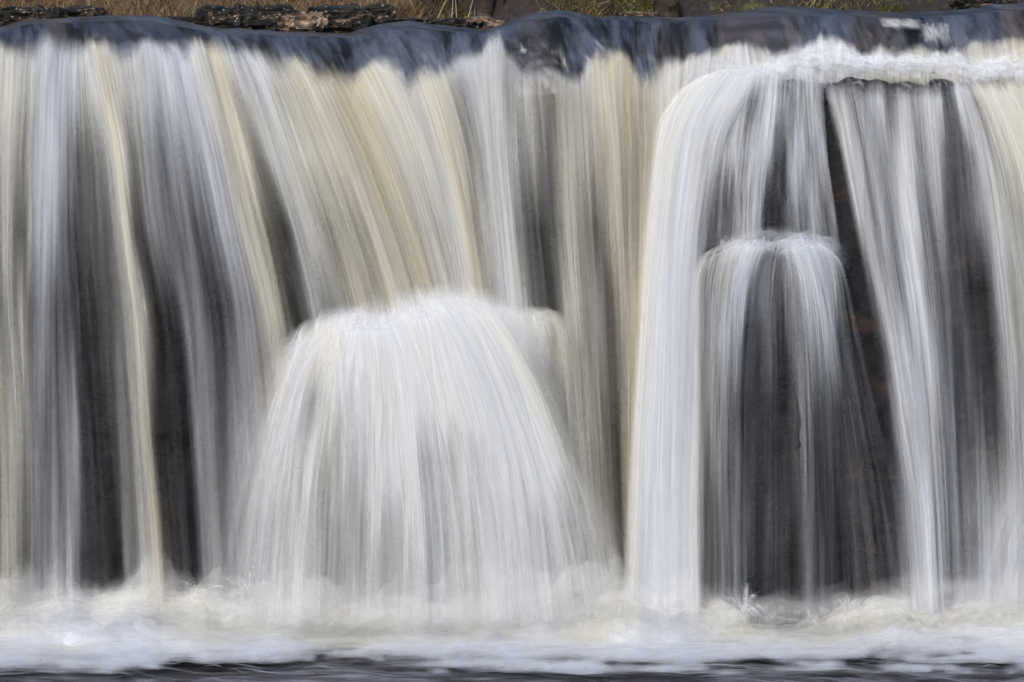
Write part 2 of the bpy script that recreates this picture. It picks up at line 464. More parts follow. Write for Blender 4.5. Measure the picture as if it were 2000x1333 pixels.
def cascade(name, label, cat, flow, depth, top_fade, bottom_fade, mat=None, threads=3000, side=6, ridge=.025, ridge_w=11, streak=.9, tlen=(.12, .5), toff=.05, group=None, talpha=.22, twidth=(1.2, 6.0), layers=1, jitter=0., calm_top=0., gain=1.0, tone_j=.35):
    s = flow
    X, Yp, D = s.X, s.Yp, s.D
    U = np.broadcast_to(s.u[:, None], X.shape)
    Tn = np.broadcast_to(s.T[None, :], X.shape)
    # streaks: fine across, long down the flow
    calm = 1 - calm_top * (1 - sstep(.08, .42, Tn))
    As = []
    for l in range(layers):
        f = (fbm(U / 20 + l * 9.3, Tn * 2.6, s.seed + l, 3) - .5) * 2.4 + (fbm(U / 6.5 + l * 5.1, Tn * 5.2, s.seed + 2 + l, 2) - .5) * 1.5
        f = f * layers ** .5
        Dm = D + f * streak * calm * (.35 + .65 * (1 - sstep(6.0, 9.3, D))) * sstep(.0, 1.6, D)
        As.append(d2a(np.clip(Dm, 0, 9.8)) * gain)
    fade = edge_fade(len(s.u), side)[:, None] * top_fade(X, Yp, U, Tn) * bottom_fade(X, Yp, U, Tn)
    As = [np.clip(a_, 0, .94) * fade for a_ in As]
    A = sum(As) / layers
    rid = ridge * ((fbm(U / ridge_w, Tn * 3.0, s.seed + 1, 2) - .5) * .6 + (fbm(U / 55, Tn * 2, s.seed + 4, 2) - .5) * 4.5)
    Yw = depth(X, Yp, Tn, U)
    tn = s.tint[:, None] + (fbm(U / 13, Tn * 1.5, s.seed + 5, 3) - .5) * 1.9 * tone_j * 2 + (fbm(U / 45, Tn * 2, s.seed + 6, 2) - .5) * 1.6
    x0 = float(np.mean(X[:, -1])); y0 = float(np.max(Yp)); yw0 = float(np.mean(Yw[:, -1]))
    loc = P(x0, y0, yw0)
    root = thing(name, label, cat, tuple(float(v) for v in loc), group)
    for l in range(layers):
        sh = l * .05
        k0 = (l - (layers - 1) / 2.0) * jitter
        near = np.exp(-Tn * 5)
        Xl = X + k0 * .6 * (1 - near) + k0 * .3 + (fbm(U / 40, Tn * 2, s.seed + l, 2) - .5) * abs(k0) * 2
        Yl = Yp + (k0 + (fbm(U / 70, Tn * 3, s.seed + 3 + l, 2) - .5) * jitter * 2.5) * near
        V = P(Xl, Yl, Yw - rid * np.minimum(Tn * 8, 1) - sh)
        a = As[0] if layers == 1 else 1 - (1 - As[l]) ** (1.0 / layers)
        uv = np.stack([U / 1000 + l * 3.7, Yp / 1000 + s.seed + l * 1.3], -1)
        # drop columns and cells with no water in them
        F = grid_faces(*X.shape)
        keep = a.ravel()[F].max(1) > .004
        o = mesh_obj('water_sheet', V.reshape(-1, 3), F[keep], mat or M_veil, attrs={'dens': a}, cols=tint_rgb(tn).reshape(-1, 3), uv=uv.reshape(-1, 2))
        adopt(o, root)
    # threads of water in front of the sheet
    n = threads * 3
    ui = RNG.random(n) * (len(s.u) - 1); t0 = RNG.random(n) * 1.1 - .1
    ln = tlen[0] + (tlen[1] - tlen[0]) * RNG.random(n) ** 1.6
    pr = s.at(A, ui, np.clip(t0 + ln / 2, 0, 1))
    keep = RNG.random(n) < pr ** .6 * 1.0
    ui, t0, ln = ui[keep][:threads], t0[keep][:threads], ln[keep][:threads]
    n = len(ui)
    if n:
        m = 12
        q = np.linspace(0, 1, m)
        tt = np.clip(t0[:, None] + ln[:, None] * q, 0, 1)
        uu = np.broadcast_to(ui[:, None], tt.shape) + (vnoise(ui[:, None] * .7, tt * 6, 3) - .5) * 3
        x = s.at(X, uu, tt); y = s.at(Yp, uu, tt); yw = s.at(Yw, uu, tt) - s.at(rid, uu, tt)
        den = s.at(A, uu, tt)
        off = .006 + toff * RNG.random(n)[:, None] ** 2 * np.minimum(tt * 4, 1)
        w = (twidth[0] + (twidth[1] - twidth[0]) * RNG.random(n) ** 2.5)[:, None] * (4 * q * (1 - q)) ** .4
        tw = (RNG.random(n)[:, None] - .5) * .8
        a = (1 - calm_top * .9 * (1 - sstep(.1, .45, tt))) * (talpha * (.3 + .9 * RNG.random(n)))[:, None] * np.sin(math.pi * q) ** .8 * np.clip(den * 1.3, 0, 1)
        Pc = P(x, y, yw - off); Pb = P(x + w, y, yw - off - tw * w * .004)
        V, F, av = ribbons(Pc, Pb - Pc, a)
        tv = np.interp(ui, np.arange(len(s.u)), s.tint) + RNG.normal(0, .35, n)
        c = tint_rgb(tv) * (1.02 + .1 * RNG.random(n))[:, None]
        cc = np.broadcast_to(c[:, None, :], (n, 3 * m, 3)).reshape(-1, 3)
        o = mesh_obj('water_threads', V, F, M_thread, attrs={'dens': av}, cols=np.clip(cc, 0, .86))
        o['kind'] = 'stuff'
        adopt(o, root)
    return root

def brk_fade(seed, w0=8, w1=46, rag=26):
    def f(X, Yp, U, T):
        b = tab(YBRK, X) + (fbm(U / 14, U * 0, seed, 2) - .5) * rag * .7
        soft = w0 + (w1 - w0) * vnoise(U / 30, U * 0, seed + 1)
        return sstep(b - 4, b + soft, Yp)
    return f
def base_fade(y, w=40, seed=0, rag=20):
    def f(X, Yp, U, T):
        b = y + (fbm(U / 40, U * 0, seed, 3) - .5) * rag
        return 1 - sstep(b, b + w, Yp)
    return f

# --- broad curtain of the left and middle
def ln(x0, *xs):
    ys = [35, 110, 180, 300, 450, 600, 725, 850, 1025, 1250]
    X = [x0] + list(xs)
    return list(zip(X, ys))
lines_A = [
    ln(-420, -420, -420, -420, -420, -420, -420, -420, -420, -420),
    ln(-60, -62, -65, -68, -70, -72, -73, -74, -75, -75),
    ln(10, 5, 2, -2, -3, 0, 8, 14, 18, 20),
    ln(97, 92, 88, 85, 83, 80, 80, 80, 80, 80),
    ln(150, 150, 150, 152, 156, 165, 172, 180, 188, 195),
    ln(185, 194, 208, 232, 250, 270, 280, 289, 304, 318),
    ln(255, 262, 268, 278, 296, 326, 345, 356, 370, 385),
    ln(300, 312, 322, 340, 360, 385, 394, 400, 412, 422),
    ln(365, 385, 402, 432, 465, 498, 512, 522, 534, 545),
    ln(415, 440, 460, 495, 535, 570, 590, 605, 622, 638),
    ln(480, 515, 548, 590, 640, 680, 705, 725, 745, 765),
    ln(560, 600, 635, 690, 745, 792, 815, 835, 860, 880),
    ln(640, 690, 728, 780, 830, 868, 890, 908, 930, 950),
    ln(750, 790, 820, 858, 895, 920, 935, 945, 955, 965),
    ln(850, 880, 902, 930, 950, 968, 980, 990, 1000, 1010),
    ln(970, 968, 967, 972, 985, 1000, 1010, 1020, 1032, 1045),
    ln(1030, 1030, 1032, 1040, 1052, 1068, 1078, 1086, 1095, 1105),
    ln(1110, 1110, 1112, 1118, 1126, 1136, 1144, 1152, 1165, 1180),
    ln(1190, 1190, 1192, 1200, 1206, 1212, 1216, 1218, 1222, 1228),
    ln(1262, 1262, 1264, 1266, 1262, 1256, 1250, 1246, 1242, 1240),
    ln(1345, 1335, 1326, 1315, 1305, 1300, 1296, 1293, 1290, 1288),
]
rows_A = [
    (110, [(-500, 7), (0, 8), (60, 7), (88, 8.4), (112, 6), (130, 8), (185, 8), (250, 7.5), (300, 8), (380, 7.6), (420, 8.6), (450, 6.5), (480, 8), (560, 8), (640, 7.5), (740, 8.8), (800, 8), (850, 8.6), (960, 8), (1000, 5), (1060, 5), (1080, 6.5), (1100, 7), (1200, 8.6), (1260, 7), (1340, 8)]),
    (180, [(-500, 6), (0, 8), (30, 7.8), (60, 7), (85, 8.2), (108, 6.6), (130, 7.2), (160, 6.2), (185, 7.8), (200, 7.8), (215, 6.8), (240, 7.2), (265, 6.8), (300, 7.2), (360, 7.2), (390, 7.4), (420, 8.6), (445, 8), (458, 5), (466, 5), (480, 7.4), (500, 7.2), (520, 8), (545, 5.6), (560, 7.4), (600, 8), (640, 7.8), (680, 8.2), (720, 8.8), (750, 8.8), (790, 8), (810, 7.8), (840, 8.8), (870, 8), (890, 7), (910, 7), (930, 7.8), (960, 8.2), (980, 7), (1000, 6), (1025, 7), (1050, 5.4), (1070, 4), (1080, 4.5), (1090, 7), (1110, 6.6), (1140, 7.4), (1180, 8.4), (1220, 7.8), (1250, 6.6), (1275, 7.8), (1330, 8)]),
    (300, [(-500, 5), (0, 7), (20, 7), (40, 5), (60, 6), (85, 8.2), (105, 7.8), (120, 6), (140, 3.4), (160, 3.4), (175, 4.2), (200, 5.2), (213, 6), (222, 8.2), (240, 8), (255, 4.2), (280, 4.2), (300, 5.4), (320, 4.2), (335, 5.8), (350, 4.6), (370, 5.4), (400, 6), (430, 6.4), (450, 7.6), (470, 8.2), (485, 7.6), (495, 4), (508, 3.4), (518, 6.4), (540, 8), (560, 7), (590, 8), (620, 8), (650, 8.4), (665, 7.4), (700, 7), (730, 8), (800, 8), (830, 7.8), (870, 8), (900, 7), (920, 5.8), (940, 7), (960, 8), (980, 7.2), (1000, 7), (1015, 5), (1030, 4.8), (1042, 6), (1055, 3.4), (1075, 2.8), (1088, 5), (1100, 7), (1140, 7), (1160, 6), (1180, 6.8), (1200, 7.8), (1220, 6.5), (1240, 5.5), (1260, 7), (1290, 8)]),
    (450, [(-500, 4), (0, 5.8), (15, 6), (32, 3.2), (50, 3), (63, 7), (85, 7.2), (105, 6.8), (115, 3.2), (130, 2.3), (150, 2.2), (165, 3), (185, 3.2), (205, 3.4), (225, 4.2), (237, 6), (243, 8), (250, 7.5), (260, 2.8), (280, 2), (296, 3.8), (315, 4.4), (330, 4), (350, 3.8), (370, 3.6), (385, 2.6), (400, 3), (420, 4.2), (440, 5.4), (460, 6), (476, 7.4), (500, 6.4), (514, 6.2), (526, 3), (550, 2), (568, 2.6), (580, 6.6), (600, 7), (620, 6.4), (640, 5.2), (655, 6), (680, 7), (700, 6.2), (720, 6.4), (750, 7), (810, 7), (830, 6.8), (850, 6.2), (870, 7), (895, 8), (908, 7.8), (920, 6.2), (930, 4.6), (945, 7), (970, 7.8), (1000, 7), (1010, 4.5), (1028, 2.6), (1060, 2), (1082, 2), (1095, 3.6), (1105, 6.5), (1125, 6.5), (1145, 4.5), (1165, 2.8), (1180, 4), (1192, 6.8), (1210, 7), (1225, 6), (1240, 5.5), (1255, 7.6)]),
    (600, [(-500, 3), (0, 4.2), (20, 5), (30, 4), (40, 6.8), (52, 3), (65, 4), (80, 5), (100, 4), (112, 2), (130, 2.2), (150, 1.8), (200, 1.8), (220, 2.8), (240, 4), (255, 5.6), (270, 7.2), (283, 7), (293, 2), (310, 1), (330, 1.8), (350, 2.4), (370, 4), (385, 4.6), (395, 3), (405, 1.6), (430, 1.6), (450, 2.2), (470, 4), (490, 5), (510, 6), (530, 7.2), (545, 6.6), (553, 3.4), (570, 2), (585, 2.4), (605, 5), (625, 6), (650, 4.4), (700, 6.8), (740, 6.6), (800, 7), (860, 7), (920, 7.6), (950, 6.4), (965, 5), (980, 7.4), (1010, 8), (1026, 7), (1036, 3.6), (1060, 2.6), (1088, 2.4), (1098, 3.4), (1110, 7), (1130, 6.6), (1150, 5.4), (1170, 5), (1185, 2.6), (1200, 3.4), (1215, 6.5), (1235, 7), (1250, 8)]),
    (850, [(-500, 3), (0, 4), (20, 6.2), (35, 6), (50, 4), (70, 4.4), (90, 3.8), (110, 3), (130, 4), (150, 4.8), (160, 1.6), (185, 1), (215, 1), (230, 1.8), (240, 4.8), (254, 3.8), (266, 5.4), (280, 7), (290, 6.4), (297, 3), (310, 1), (370, 1), (382, 4), (400, 4.4), (415, 4), (430, 3), (450, 4), (470, 4.4), (500, 5), (560, 4.6), (620, 2.5), (900, 2), (1060, 3), (1090, 3), (1105, 3), (1120, 5.4), (1140, 6), (1160, 5.4), (1178, 3.2), (1195, 2.2), (1208, 2.4), (1220, 5), (1240, 7), (1260, 8)]),
    (1100, [(-500, 3), (0, 4.6), (20, 5.4), (30, 5), (45, 3), (60, 4), (80, 4), (100, 5), (115, 4), (135, 6), (150, 3), (162, 1.2), (235, 1), (245, 4), (262, 4), (280, 6), (300, 7.2), (314, 7.2), (321, 3), (335, 1.6), (385, 1.8), (400, 4), (420, 5), (440, 4), (470, 4.8), (540, 4.6), (610, 2.5), (1100, 2), (1180, 3), (1205, 2.6), (1216, 3), (1226, 6), (1250, 8)]),
    (1200, [(-500, 3), (0, 5), (45, 4), (80, 4.6), (135, 6), (165, 2), (235, 1.6), (262, 4.6), (300, 7.2), (316, 7.2), (324, 3), (385, 2.4), (420, 5), (470, 5), (1180, 5), (1215, 4), (1250, 8)]),
]
tint_A = [(-100, .9), (0, 1.3), (60, .4), (95, -.4), (140, -.5), (165, .6), (187, 1.35), (202, 1.1), (235, .1), (300, -.5), (340, -.4), (370, .5), (400, 1.2), (425, .8), (445, -.2), (480, .9), (520, 1.3), (580, 1.6), (640, 1.4), (700, .8), (760, 1.0), (820, .6), (900, -.1), (960, 0), (1010, .3), (1100, 1.0), (1190, 1.3), (1262, 1.5), (1345, .3)]
flowA = Flow(lines_A, rows_A, nt=150, tints=tint_A, seed=1)
def depthA(X, Yp, T, U): return ycurt(X, Yp) - .0
cascade('waterfall', 'wide cream curtain of falling water on the left with dark rock showing through', 'waterfall', flowA, depthA, brk_fade(2, 16, 64, 30), base_fade(1195, 70, 3), threads=3200, side=4, layers=2, jitter=5., streak=1.05)

# --- short first drop on the right, onto the upper ledge
lines_G = [[(x, 40), (x, 70), (x + dx * .4, 100), (x + dx, 125), (x + dx * 1.3, 150), (x + dx * 1.4, 175), (x + dx * 1.4, 240), (x + dx * 1.4, 300)] for x, dx in
           [(1290, 0), (1330, -4), (1380, -6), (1420, 0), (1460, 8), (1520, 8), (1580, -6), (1620, 14), (1680, 10), (1730, 16), (1800, 12), (1860, 10), (1920, 8), (1980, 12), (2060, 12), (2300, 12)]]
rows_G = [(60, [(1290, 7), (1600, 8), (2300, 8)]),
          (95, [(1290, 7.5), (1330, 7.6), (1400, 8.2), (1445, 8.4), (1470, 6.5), (1490, 7.5), (1540, 5), (1560, 7), (1600, 8.8), (1650, 8), (1690, 5.5), (1720, 7.5), (1745, 5), (1770, 8), (1830, 7.6), (1860, 5.5), (1900, 7.4), (1960, 7.6), (2300, 8)]),
          (130, [(1290, 7.8), (1350, 8), (1440, 8.6), (1500, 8.8), (1600, 9.2), (1700, 8.8), (1750, 8.2), (1800, 8.8), (2300, 9)]),
          (170, [(1290, 8), (1400, 8), (1500, 8.5), (2300, 8)])]
flowG = Flow(lines_G, rows_G, nt=60, tints=[(1290, .9), (1400, .3), (1560, 0), (1640, 0), (1730, .8), (1820, .8), (1880, .2), (1940, 1.2), (2300, 1.4)], seed=3)
cascade('waterfall', 'short ragged first drop of white water along the top right of the fall', 'waterfall', flowG, lambda X, Yp, T, U: ycurt(X, Yp) - .01,
        brk_fade(4, 8, 30, 22), lambda X, Yp, U, T: 1 - sstep(146, 176, Yp - 90 * (1 - sstep(1340, 1450, X)) + (fbm(U / 40, U * 0, 5, 3) - .5) * 16), threads=600, side=10, ridge=.02, tlen=(.3, .8), streak=1.0)

# --- tall white column
def lnB(x, y0=150):
    return list(zip(x, [y0 - 16, y0 + 12, 230, 300, 450, 600, 850, 1000, 1260]))
lines_B = [lnB([1322, 1306, 1286, 1272, 1256, 1246, 1230, 1222, 1206], 190),
           lnB([1385, 1350, 1318, 1302, 1287, 1276, 1264, 1258, 1250], 158),
           lnB([1425, 1400, 1360, 1342, 1323, 1314, 1306, 1303, 1300], 148),
           lnB([1462, 1445, 1405, 1384, 1362, 1354, 1350, 1348, 1348], 146),
           lnB([1490, 1480, 1440, 1414, 1388, 1382, 1382, 1382, 1384], 150)]
rows_B = [(160, [(1290, 6), (1330, 8), (1490, 9)]), (200, [(1285, 4), (1320, 8), (1350, 9.2), (1420, 9.2), (1480, 7)]),
          (300, [(1262, 4), (1290, 8), (1310, 9.2), (1345, 9.2), (1370, 8.2), (1390, 6.5), (1412, 4)]),
          (450, [(1250, 4.5), (1275, 8.6), (1300, 9.3), (1335, 9.2), (1352, 8.5), (1368, 5.4), (1388, 2.5)]),
          (600, [(1243, 4.5), (1262, 8), (1290, 9.3), (1340, 9.2), (1357, 8.2), (1368, 4.5), (1378, 2)]),
          (850, [(1225, 4), (1243, 8), (1270, 9.2), (1340, 9.4), (1358, 8.8), (1368, 5), (1380, 2)]),
          (1180, [(1205, 4.5), (1240, 8), (1270, 9.2), (1350, 9.4), (1362, 8.6), (1371, 5), (1380, 2)])]
flowB = Flow(lines_B, rows_B, nt=130, tints=[(1290, .4), (1360, .1), (1420, -.1), (1490, -.2)], seed=2)
def depthB(X, Yp, T, U): return -.30 - .85 * np.sqrt(np.clip((Yp - 140) / 1060., 0, None))
cascade('waterfall', 'thick bright white column of falling water right of centre, the most opaque stream', 'waterfall', flowB, depthB,
        lambda X, Yp, U, T: sstep(0, .06, T), base_fade(1200, 60, 6), threads=1300, side=16, jitter=6., ridge=.02, ridge_w=16, streak=.9, layers=2)

# --- thin curtain falling from the ledge onto the small bulge
lnE = lambda x: list(zip(x, [124, 150, 200, 250, 300, 350, 400, 450, 500]))
lines_E = [lnE([1450, 1432, 1408, 1392, 1384, 1378, 1374, 1372, 1370]), lnE([1480, 1470, 1458, 1448, 1443, 1440, 1438, 1437, 1436]),
           lnE([1515, 1510, 1504, 1498, 1492, 1487, 1484, 1482, 1480]), lnE([1545, 1544, 1542, 1540, 1540, 1540, 1540, 1541, 1542]),
           lnE([1575, 1576, 1578, 1582, 1585, 1588, 1590, 1594, 1598]), lnE([1608, 1609, 1611, 1614, 1618, 1624, 1632, 1640, 1648])]
rows_E = [(150, [(1380, 8), (1500, 8), (1540, 5), (1600, 6), (1620, 3)]),
          (200, [(1380, 8), (1420, 8), (1450, 7.6), (1467, 5), (1480, 6), (1500, 8), (1520, 6), (1540, 4.8), (1550, 4), (1570, 6), (1598, 6), (1608, 2.5), (1640, 1)]),
          (300, [(1380, 7), (1400, 7.5), (1430, 7.8), (1455, 6), (1475, 8), (1495, 7.8), (1510, 5), (1520, 2.6), (1535, 2.6), (1545, 6), (1560, 7), (1580, 5.5), (1600, 6.5), (1611, 5.6), (1617, 2.6), (1640, 2)]),
          (400, [(1370, 5), (1390, 4), (1400, 5), (1420, 4.2), (1440, 5), (1460, 5.5), (1470, 7), (1485, 6.8), (1494, 1.8), (1530, 1.5), (1540, 3.6), (1560, 6), (1575, 4.6), (1590, 6.6), (1605, 5), (1615, 3.6), (1625, 3), (1635, 2.2), (1650, 1.6)]),
          (470, [(1370, 5), (1410, 4), (1430, 5), (1455, 6), (1480, 6), (1494, 1.5), (1530, 1), (1550, 3.2), (1570, 5), (1590, 5.4), (1610, 4.2), (1630, 3), (1650, 1)])]
flowE = Flow(lines_E, rows_E, nt=70, tints=[(1450, -.2), (1520, -.6), (1570, -.8), (1610, -.5)], seed=4, ucol=1.3)
cascade('waterfall', 'thin broken bluish veil of water dropping from the upper ledge onto the small bulge', 'waterfall', flowE,
        lambda X, Yp, T, U: -.30 - .32 * np.sqrt(np.clip((Yp - 140) / 330., 0, None)), lambda X, Yp, U, T: sstep(0, .12 + .15 * vnoise(U / 8, U * 0, 3), T),
        base_fade(478, 20, 7, 10), threads=700, side=4, ridge=.018, ridge_w=8, streak=1.5)

# --- small cascade over the bulge
def lnD(p): return p
lines_D = [[(1384, 494), (1364, 508), (1350, 540), (1346, 620), (1344, 720), (1344, 820), (1344, 950), (1344, 1080), (1345, 1250)],
           [(1450, 468), (1425, 480), (1408, 540), (1402, 620), (1400, 720), (1399, 820), (1399, 950), (1400, 1080), (1401, 1250)],
           [(1475, 466), (1462, 480), (1444, 540), (1435, 620), (1430, 720), (1427, 820), (1426, 950), (1427, 1080), (1428, 1250)],
           [(1500, 470), (1490, 484), (1472, 540), (1461, 620), (1456, 720), (1453, 820), (1452, 950), (1452, 1080), (1453, 1250)],
           [(1522, 472), (1520, 486), (1512, 540), (1508, 620), (1506, 720), (1505, 820), (1505, 950), (1505, 1080), (1506, 1250)],
           [(1540, 470), (1544, 484), (1556, 540), (1562, 620), (1566, 720), (1568, 820), (1570, 950), (1571, 1080), (1572, 1250)],
           [(1560, 467), (1572, 480), (1590, 540), (1604, 620), (1614, 720), (1622, 820), (1630, 950), (1636, 1080), (1642, 1250)],
           [(1590, 471), (1613, 488), (1628, 540), (1636, 620), (1648, 720), (1664, 820), (1684, 950), (1700, 1080), (1715, 1250)],
           [(1618, 486), (1640, 508), (1655, 550), (1672, 630), (1692, 720), (1715, 820), (1745, 950), (1765, 1080), (1785, 1250)]]
rows_D = [(474, [(1380, 4), (1420, 6.6), (1450, 8.6), (1490, 9), (1520, 8), (1560, 8.6), (1600, 7.4), (1640, 4)]),
          (495, [(1370, 6), (1400, 6.5), (1430, 7.4), (1455, 8.6), (1475, 8.8), (1492, 6.5), (1510, 4), (1530, 3.8), (1545, 6.4), (1560, 8.4), (1590, 8.2), (1615, 7), (1635, 4.6), (1650, 1)]),
          (560, [(1370, 4.6), (1400, 6), (1420, 5.5), (1436, 8), (1450, 8.4), (1463, 6), (1475, 4), (1495, 4), (1520, 3.2), (1550, 3.8), (1562, 5), (1575, 8), (1592, 8), (1610, 7), (1630, 5.6), (1642, 2.6), (1655, 1.4)]),
          (650, [(1370, 5), (1390, 6), (1410, 6), (1425, 6), (1440, 6.8), (1448, 5.6), (1455, 2), (1475, 1.5), (1500, 2.2), (1530, 2.3), (1560, 3), (1575, 5), (1590, 6), (1605, 7), (1620, 6), (1632, 2.8), (1650, 1.5), (1700, 1.3)]),
          (800, [(1370, 5), (1385, 4.5), (1400, 4.5), (1415, 4), (1430, 2.4), (1445, 1.8), (1460, 1.3), (1540, 1.4), (1555, 2), (1568, 5), (1576, 3), (1590, 2.4), (1605, 3), (1620, 3.4), (1630, 1.2), (1650, 1.5), (1740, 1.6)]),
          (1000, [(1370, 3), (1390, 3.6), (1410, 3), (1430, 2.4), (1450, 1.8), (1480, 1.4), (1520, 1.4), (1558, 1.3), (1570, 4.2), (1578, 3.4), (1590, 2), (1620, 2), (1650, 1.4), (1700, 1.5), (1760, 1.6)]),
          (1180, [(1372, 3.2), (1390, 4), (1400, 3.5), (1420, 2.5), (1440, 1.8), (1470, 1.1), (1520, 1.3), (1564, 1.3), (1573, 3.6), (1582, 3), (1600, 2.4), (1630, 1.8), (1660, 1.3), (1700, 1.5), (1790, 1.6)])]
flowD = Flow(lines_D, rows_D, nt=130, tints=[(1400, .2), (1450, -.2), (1500, -.6), (1540, -.6), (1600, -.5), (1640, -.2)], seed=5, ucol=1.3)
def depthD(X, Yp, T, U):
    b = np.exp(-((X - 1520) / 130.0) ** 4)
    return -.64 - (.22 * b + .1) * sstep(0, .12, T) - .28 * np.sqrt(np.clip((Yp - 470) / 720., 0, None))
cascade('waterfall', 'small cascade splitting around a rounded dark bulge of rock, with thin streaks below', 'waterfall', flowD, depthD,
        lambda X, Yp, U, T: sstep(0, .05, T), base_fade(1196, 40, 8, 14), layers=2, jitter=16., threads=1900, side=16, ridge=.014, ridge_w=7, streak=1.5, gain=.9, twidth=(.7, 2.6), talpha=.3)

# --- right-hand streams from the upper ledge
def lnF(x): return list(zip(x, [124, 165, 250, 350, 480, 600, 725, 850, 1000, 1250]))
lines_F = [lnF([1602, 1606, 1624, 1645, 1672, 1692, 1708, 1722, 1742, 1762]),
           lnF([1652, 1655, 1672, 1690, 1712, 1735, 1756, 1775, 1798, 1814]),
           lnF([1700, 1702, 1712, 1728, 1746, 1765, 1782, 1800, 1815, 1826]),
           lnF([1750, 1750, 1757, 1768, 1786, 1803, 1816, 1826, 1836, 1846]),
           lnF([1800, 1800, 1806, 1816, 1830, 1843, 1852, 1860, 1868, 1876]),
           lnF([1845, 1848, 1858, 1866, 1876, 1886, 1892, 1897, 1902, 1907]),
           lnF([1868, 1880, 1906, 1926, 1944, 1957, 1966, 1972, 1978, 1985]),
           lnF([1925, 1940, 1978, 2010, 2035, 2050, 2060, 2066, 2072, 2078]),
           lnF([2010, 2030, 2060, 2090, 2110, 2125, 2135, 2140, 2145, 2150]),
           lnF([2300, 2310, 2330, 2350, 2370, 2380, 2390, 2395, 2400, 2400])]
rows_F = [(165, [(1600, 2.5), (1640, 4.6), (1700, 4), (1720, 4), (1740, 2), (1800, 3), (1850, 2), (1868, 8), (1950, 9), (2300, 8)]),
          (195, [(1612, 2), (1626, 7), (1650, 7.2), (1668, 5.6), (1690, 7), (1720, 8), (1733, 3.6), (1750, 5), (1765, 7), (1790, 6.6), (1810, 8), (1835, 7.8), (1848, 3), (1860, 3), (1872, 8), (1890, 8), (1905, 6), (1930, 8.8), (1960, 9), (2000, 9), (2300, 8)]),
          (300, [(1620, .6), (1640, 1.6), (1650, 7), (1670, 8), (1685, 6), (1700, 6), (1720, 6), (1740, 5), (1750, 7), (1765, 8.8), (1785, 8), (1795, 5), (1810, 6), (1830, 6.8), (1845, 4), (1865, 2.5), (1885, 2.8), (1900, 5), (1915, 8), (1930, 7), (1945, 5.5), (1965, 8), (2000, 8.8), (2300, 8)]),
          (420, [(1650, .6), (1664, 2), (1675, 7), (1690, 7.2), (1705, 6), (1720, 6), (1740, 5), (1755, 5), (1764, 8.8), (1788, 8.8), (1800, 5), (1815, 4), (1830, 6), (1845, 3.5), (1870, 2.4), (1895, 2.8), (1915, 5), (1930, 7), (1950, 7.6), (1965, 6), (1985, 6), (2000, 7), (2300, 7)]),
          (560, [(1688, .8), (1704, 3), (1714, 7), (1735, 7), (1750, 5), (1765, 5), (1775, 8), (1798, 8.8), (1811, 5), (1825, 4), (1840, 4), (1855, 2.8), (1880, 2.8), (1898, 1), (1925, 1), (1935, 2.6), (1945, 6), (1960, 7), (1975, 5), (1990, 6), (2005, 7), (2300, 6)]),
          (700, [(1710, .6), (1726, 1.6), (1740, 5), (1750, 7), (1770, 7), (1790, 6.8), (1803, 7), (1816, 8), (1826, 6), (1840, 4), (1855, 3.8), (1870, 2), (1890, 2.6), (1910, 1.2), (1940, 1.2), (1953, 4.4), (1975, 6), (2000, 5), (2300, 5)]),
          (850, [(1722, .5), (1736, 1), (1750, 4), (1765, 7), (1785, 7), (1800, 6), (1820, 7), (1832, 5), (1850, 4), (1870, 2.8), (1890, 2.2), (1910, 2.6), (1930, 1.8), (1945, 1.6), (1955, 3), (1975, 5), (2000, 5), (2300, 5)]),
          (1000, [(1742, 1), (1760, 4), (1780, 6), (1800, 8), (1815, 8), (1825, 6), (1840, 5.6), (1860, 4), (1880, 4), (1900, 5), (1920, 4.8), (1940, 5), (1960, 5.4), (1980, 6), (2000, 6), (2300, 5)]),
          (1180, [(1750, 2), (1775, 5), (1795, 7), (1812, 8), (1830, 6), (1850, 5), (1865, 3.5), (1880, 5), (1900, 4), (1920, 5), (1950, 5.6), (2000, 6), (2300, 5)])]
flowF = Flow(lines_F, rows_F, nt=140, tints=[(1600, .1), (1700, -.5), (1760, -.4), (1850, -.6), (1880, .4), (1940, 1.0), (2000, 1.2), (2300, 1)], seed=6)
cascade('waterfall', 'long separate grey-white streams falling from the upper ledge at the right edge', 'waterfall', flowF,
        lambda X, Yp, T, U: -.34 - .72 * np.sqrt(np.clip((Yp - np.where((X > 1690) & (X < 1867), 132 + 44 * fbm(X / 22, X * 0, 5, 3), 126 + 16 * vnoise(X / 16, X * 0, 3))) / 1050., 0, None)), lambda X, Yp, U, T: sstep(0, 14 + 26 * vnoise(U / 10, U * 0, 2), Yp - 150),
        base_fade(1200, 50, 9, 20), threads=1700, side=6, ridge=.028, ridge_w=10, streak=1.0)

lines_J = [[(1985, 830), (1950, 930), (1915, 1030), (1880, 1120), (1850, 1230)], [(2040, 800), (2012, 930), (1985, 1030), (1962, 1120), (1945, 1230)],
           [(2110, 790), (2090, 930), (2070, 1030), (2055, 1120), (2045, 1230)], [(2240, 790), (2230, 930), (2220, 1030), (2210, 1120), (2200, 1230)]]
flowJ = Flow(lines_J, [(830, [(1900, 4), (2240, 5)]), (1030, [(1900, 5), (2240, 6)]), (1200, [(1850, 4.5), (2240, 6)])], nt=60, tints=[(1985, -.2), (2240, .2)], seed=2)
cascade('waterfall', 'low haze of white spray sweeping in from the bottom right edge', 'waterfall', flowJ, lambda X, Yp, T, U: -1.0 - .25 * T,
        lambda X, Yp, U, T: sstep(0, .6, T), base_fade(1196, 40, 2, 16), mat=M_fan, layers=2, jitter=20., threads=500, side=50, ridge=.015, streak=1.0, talpha=.14)

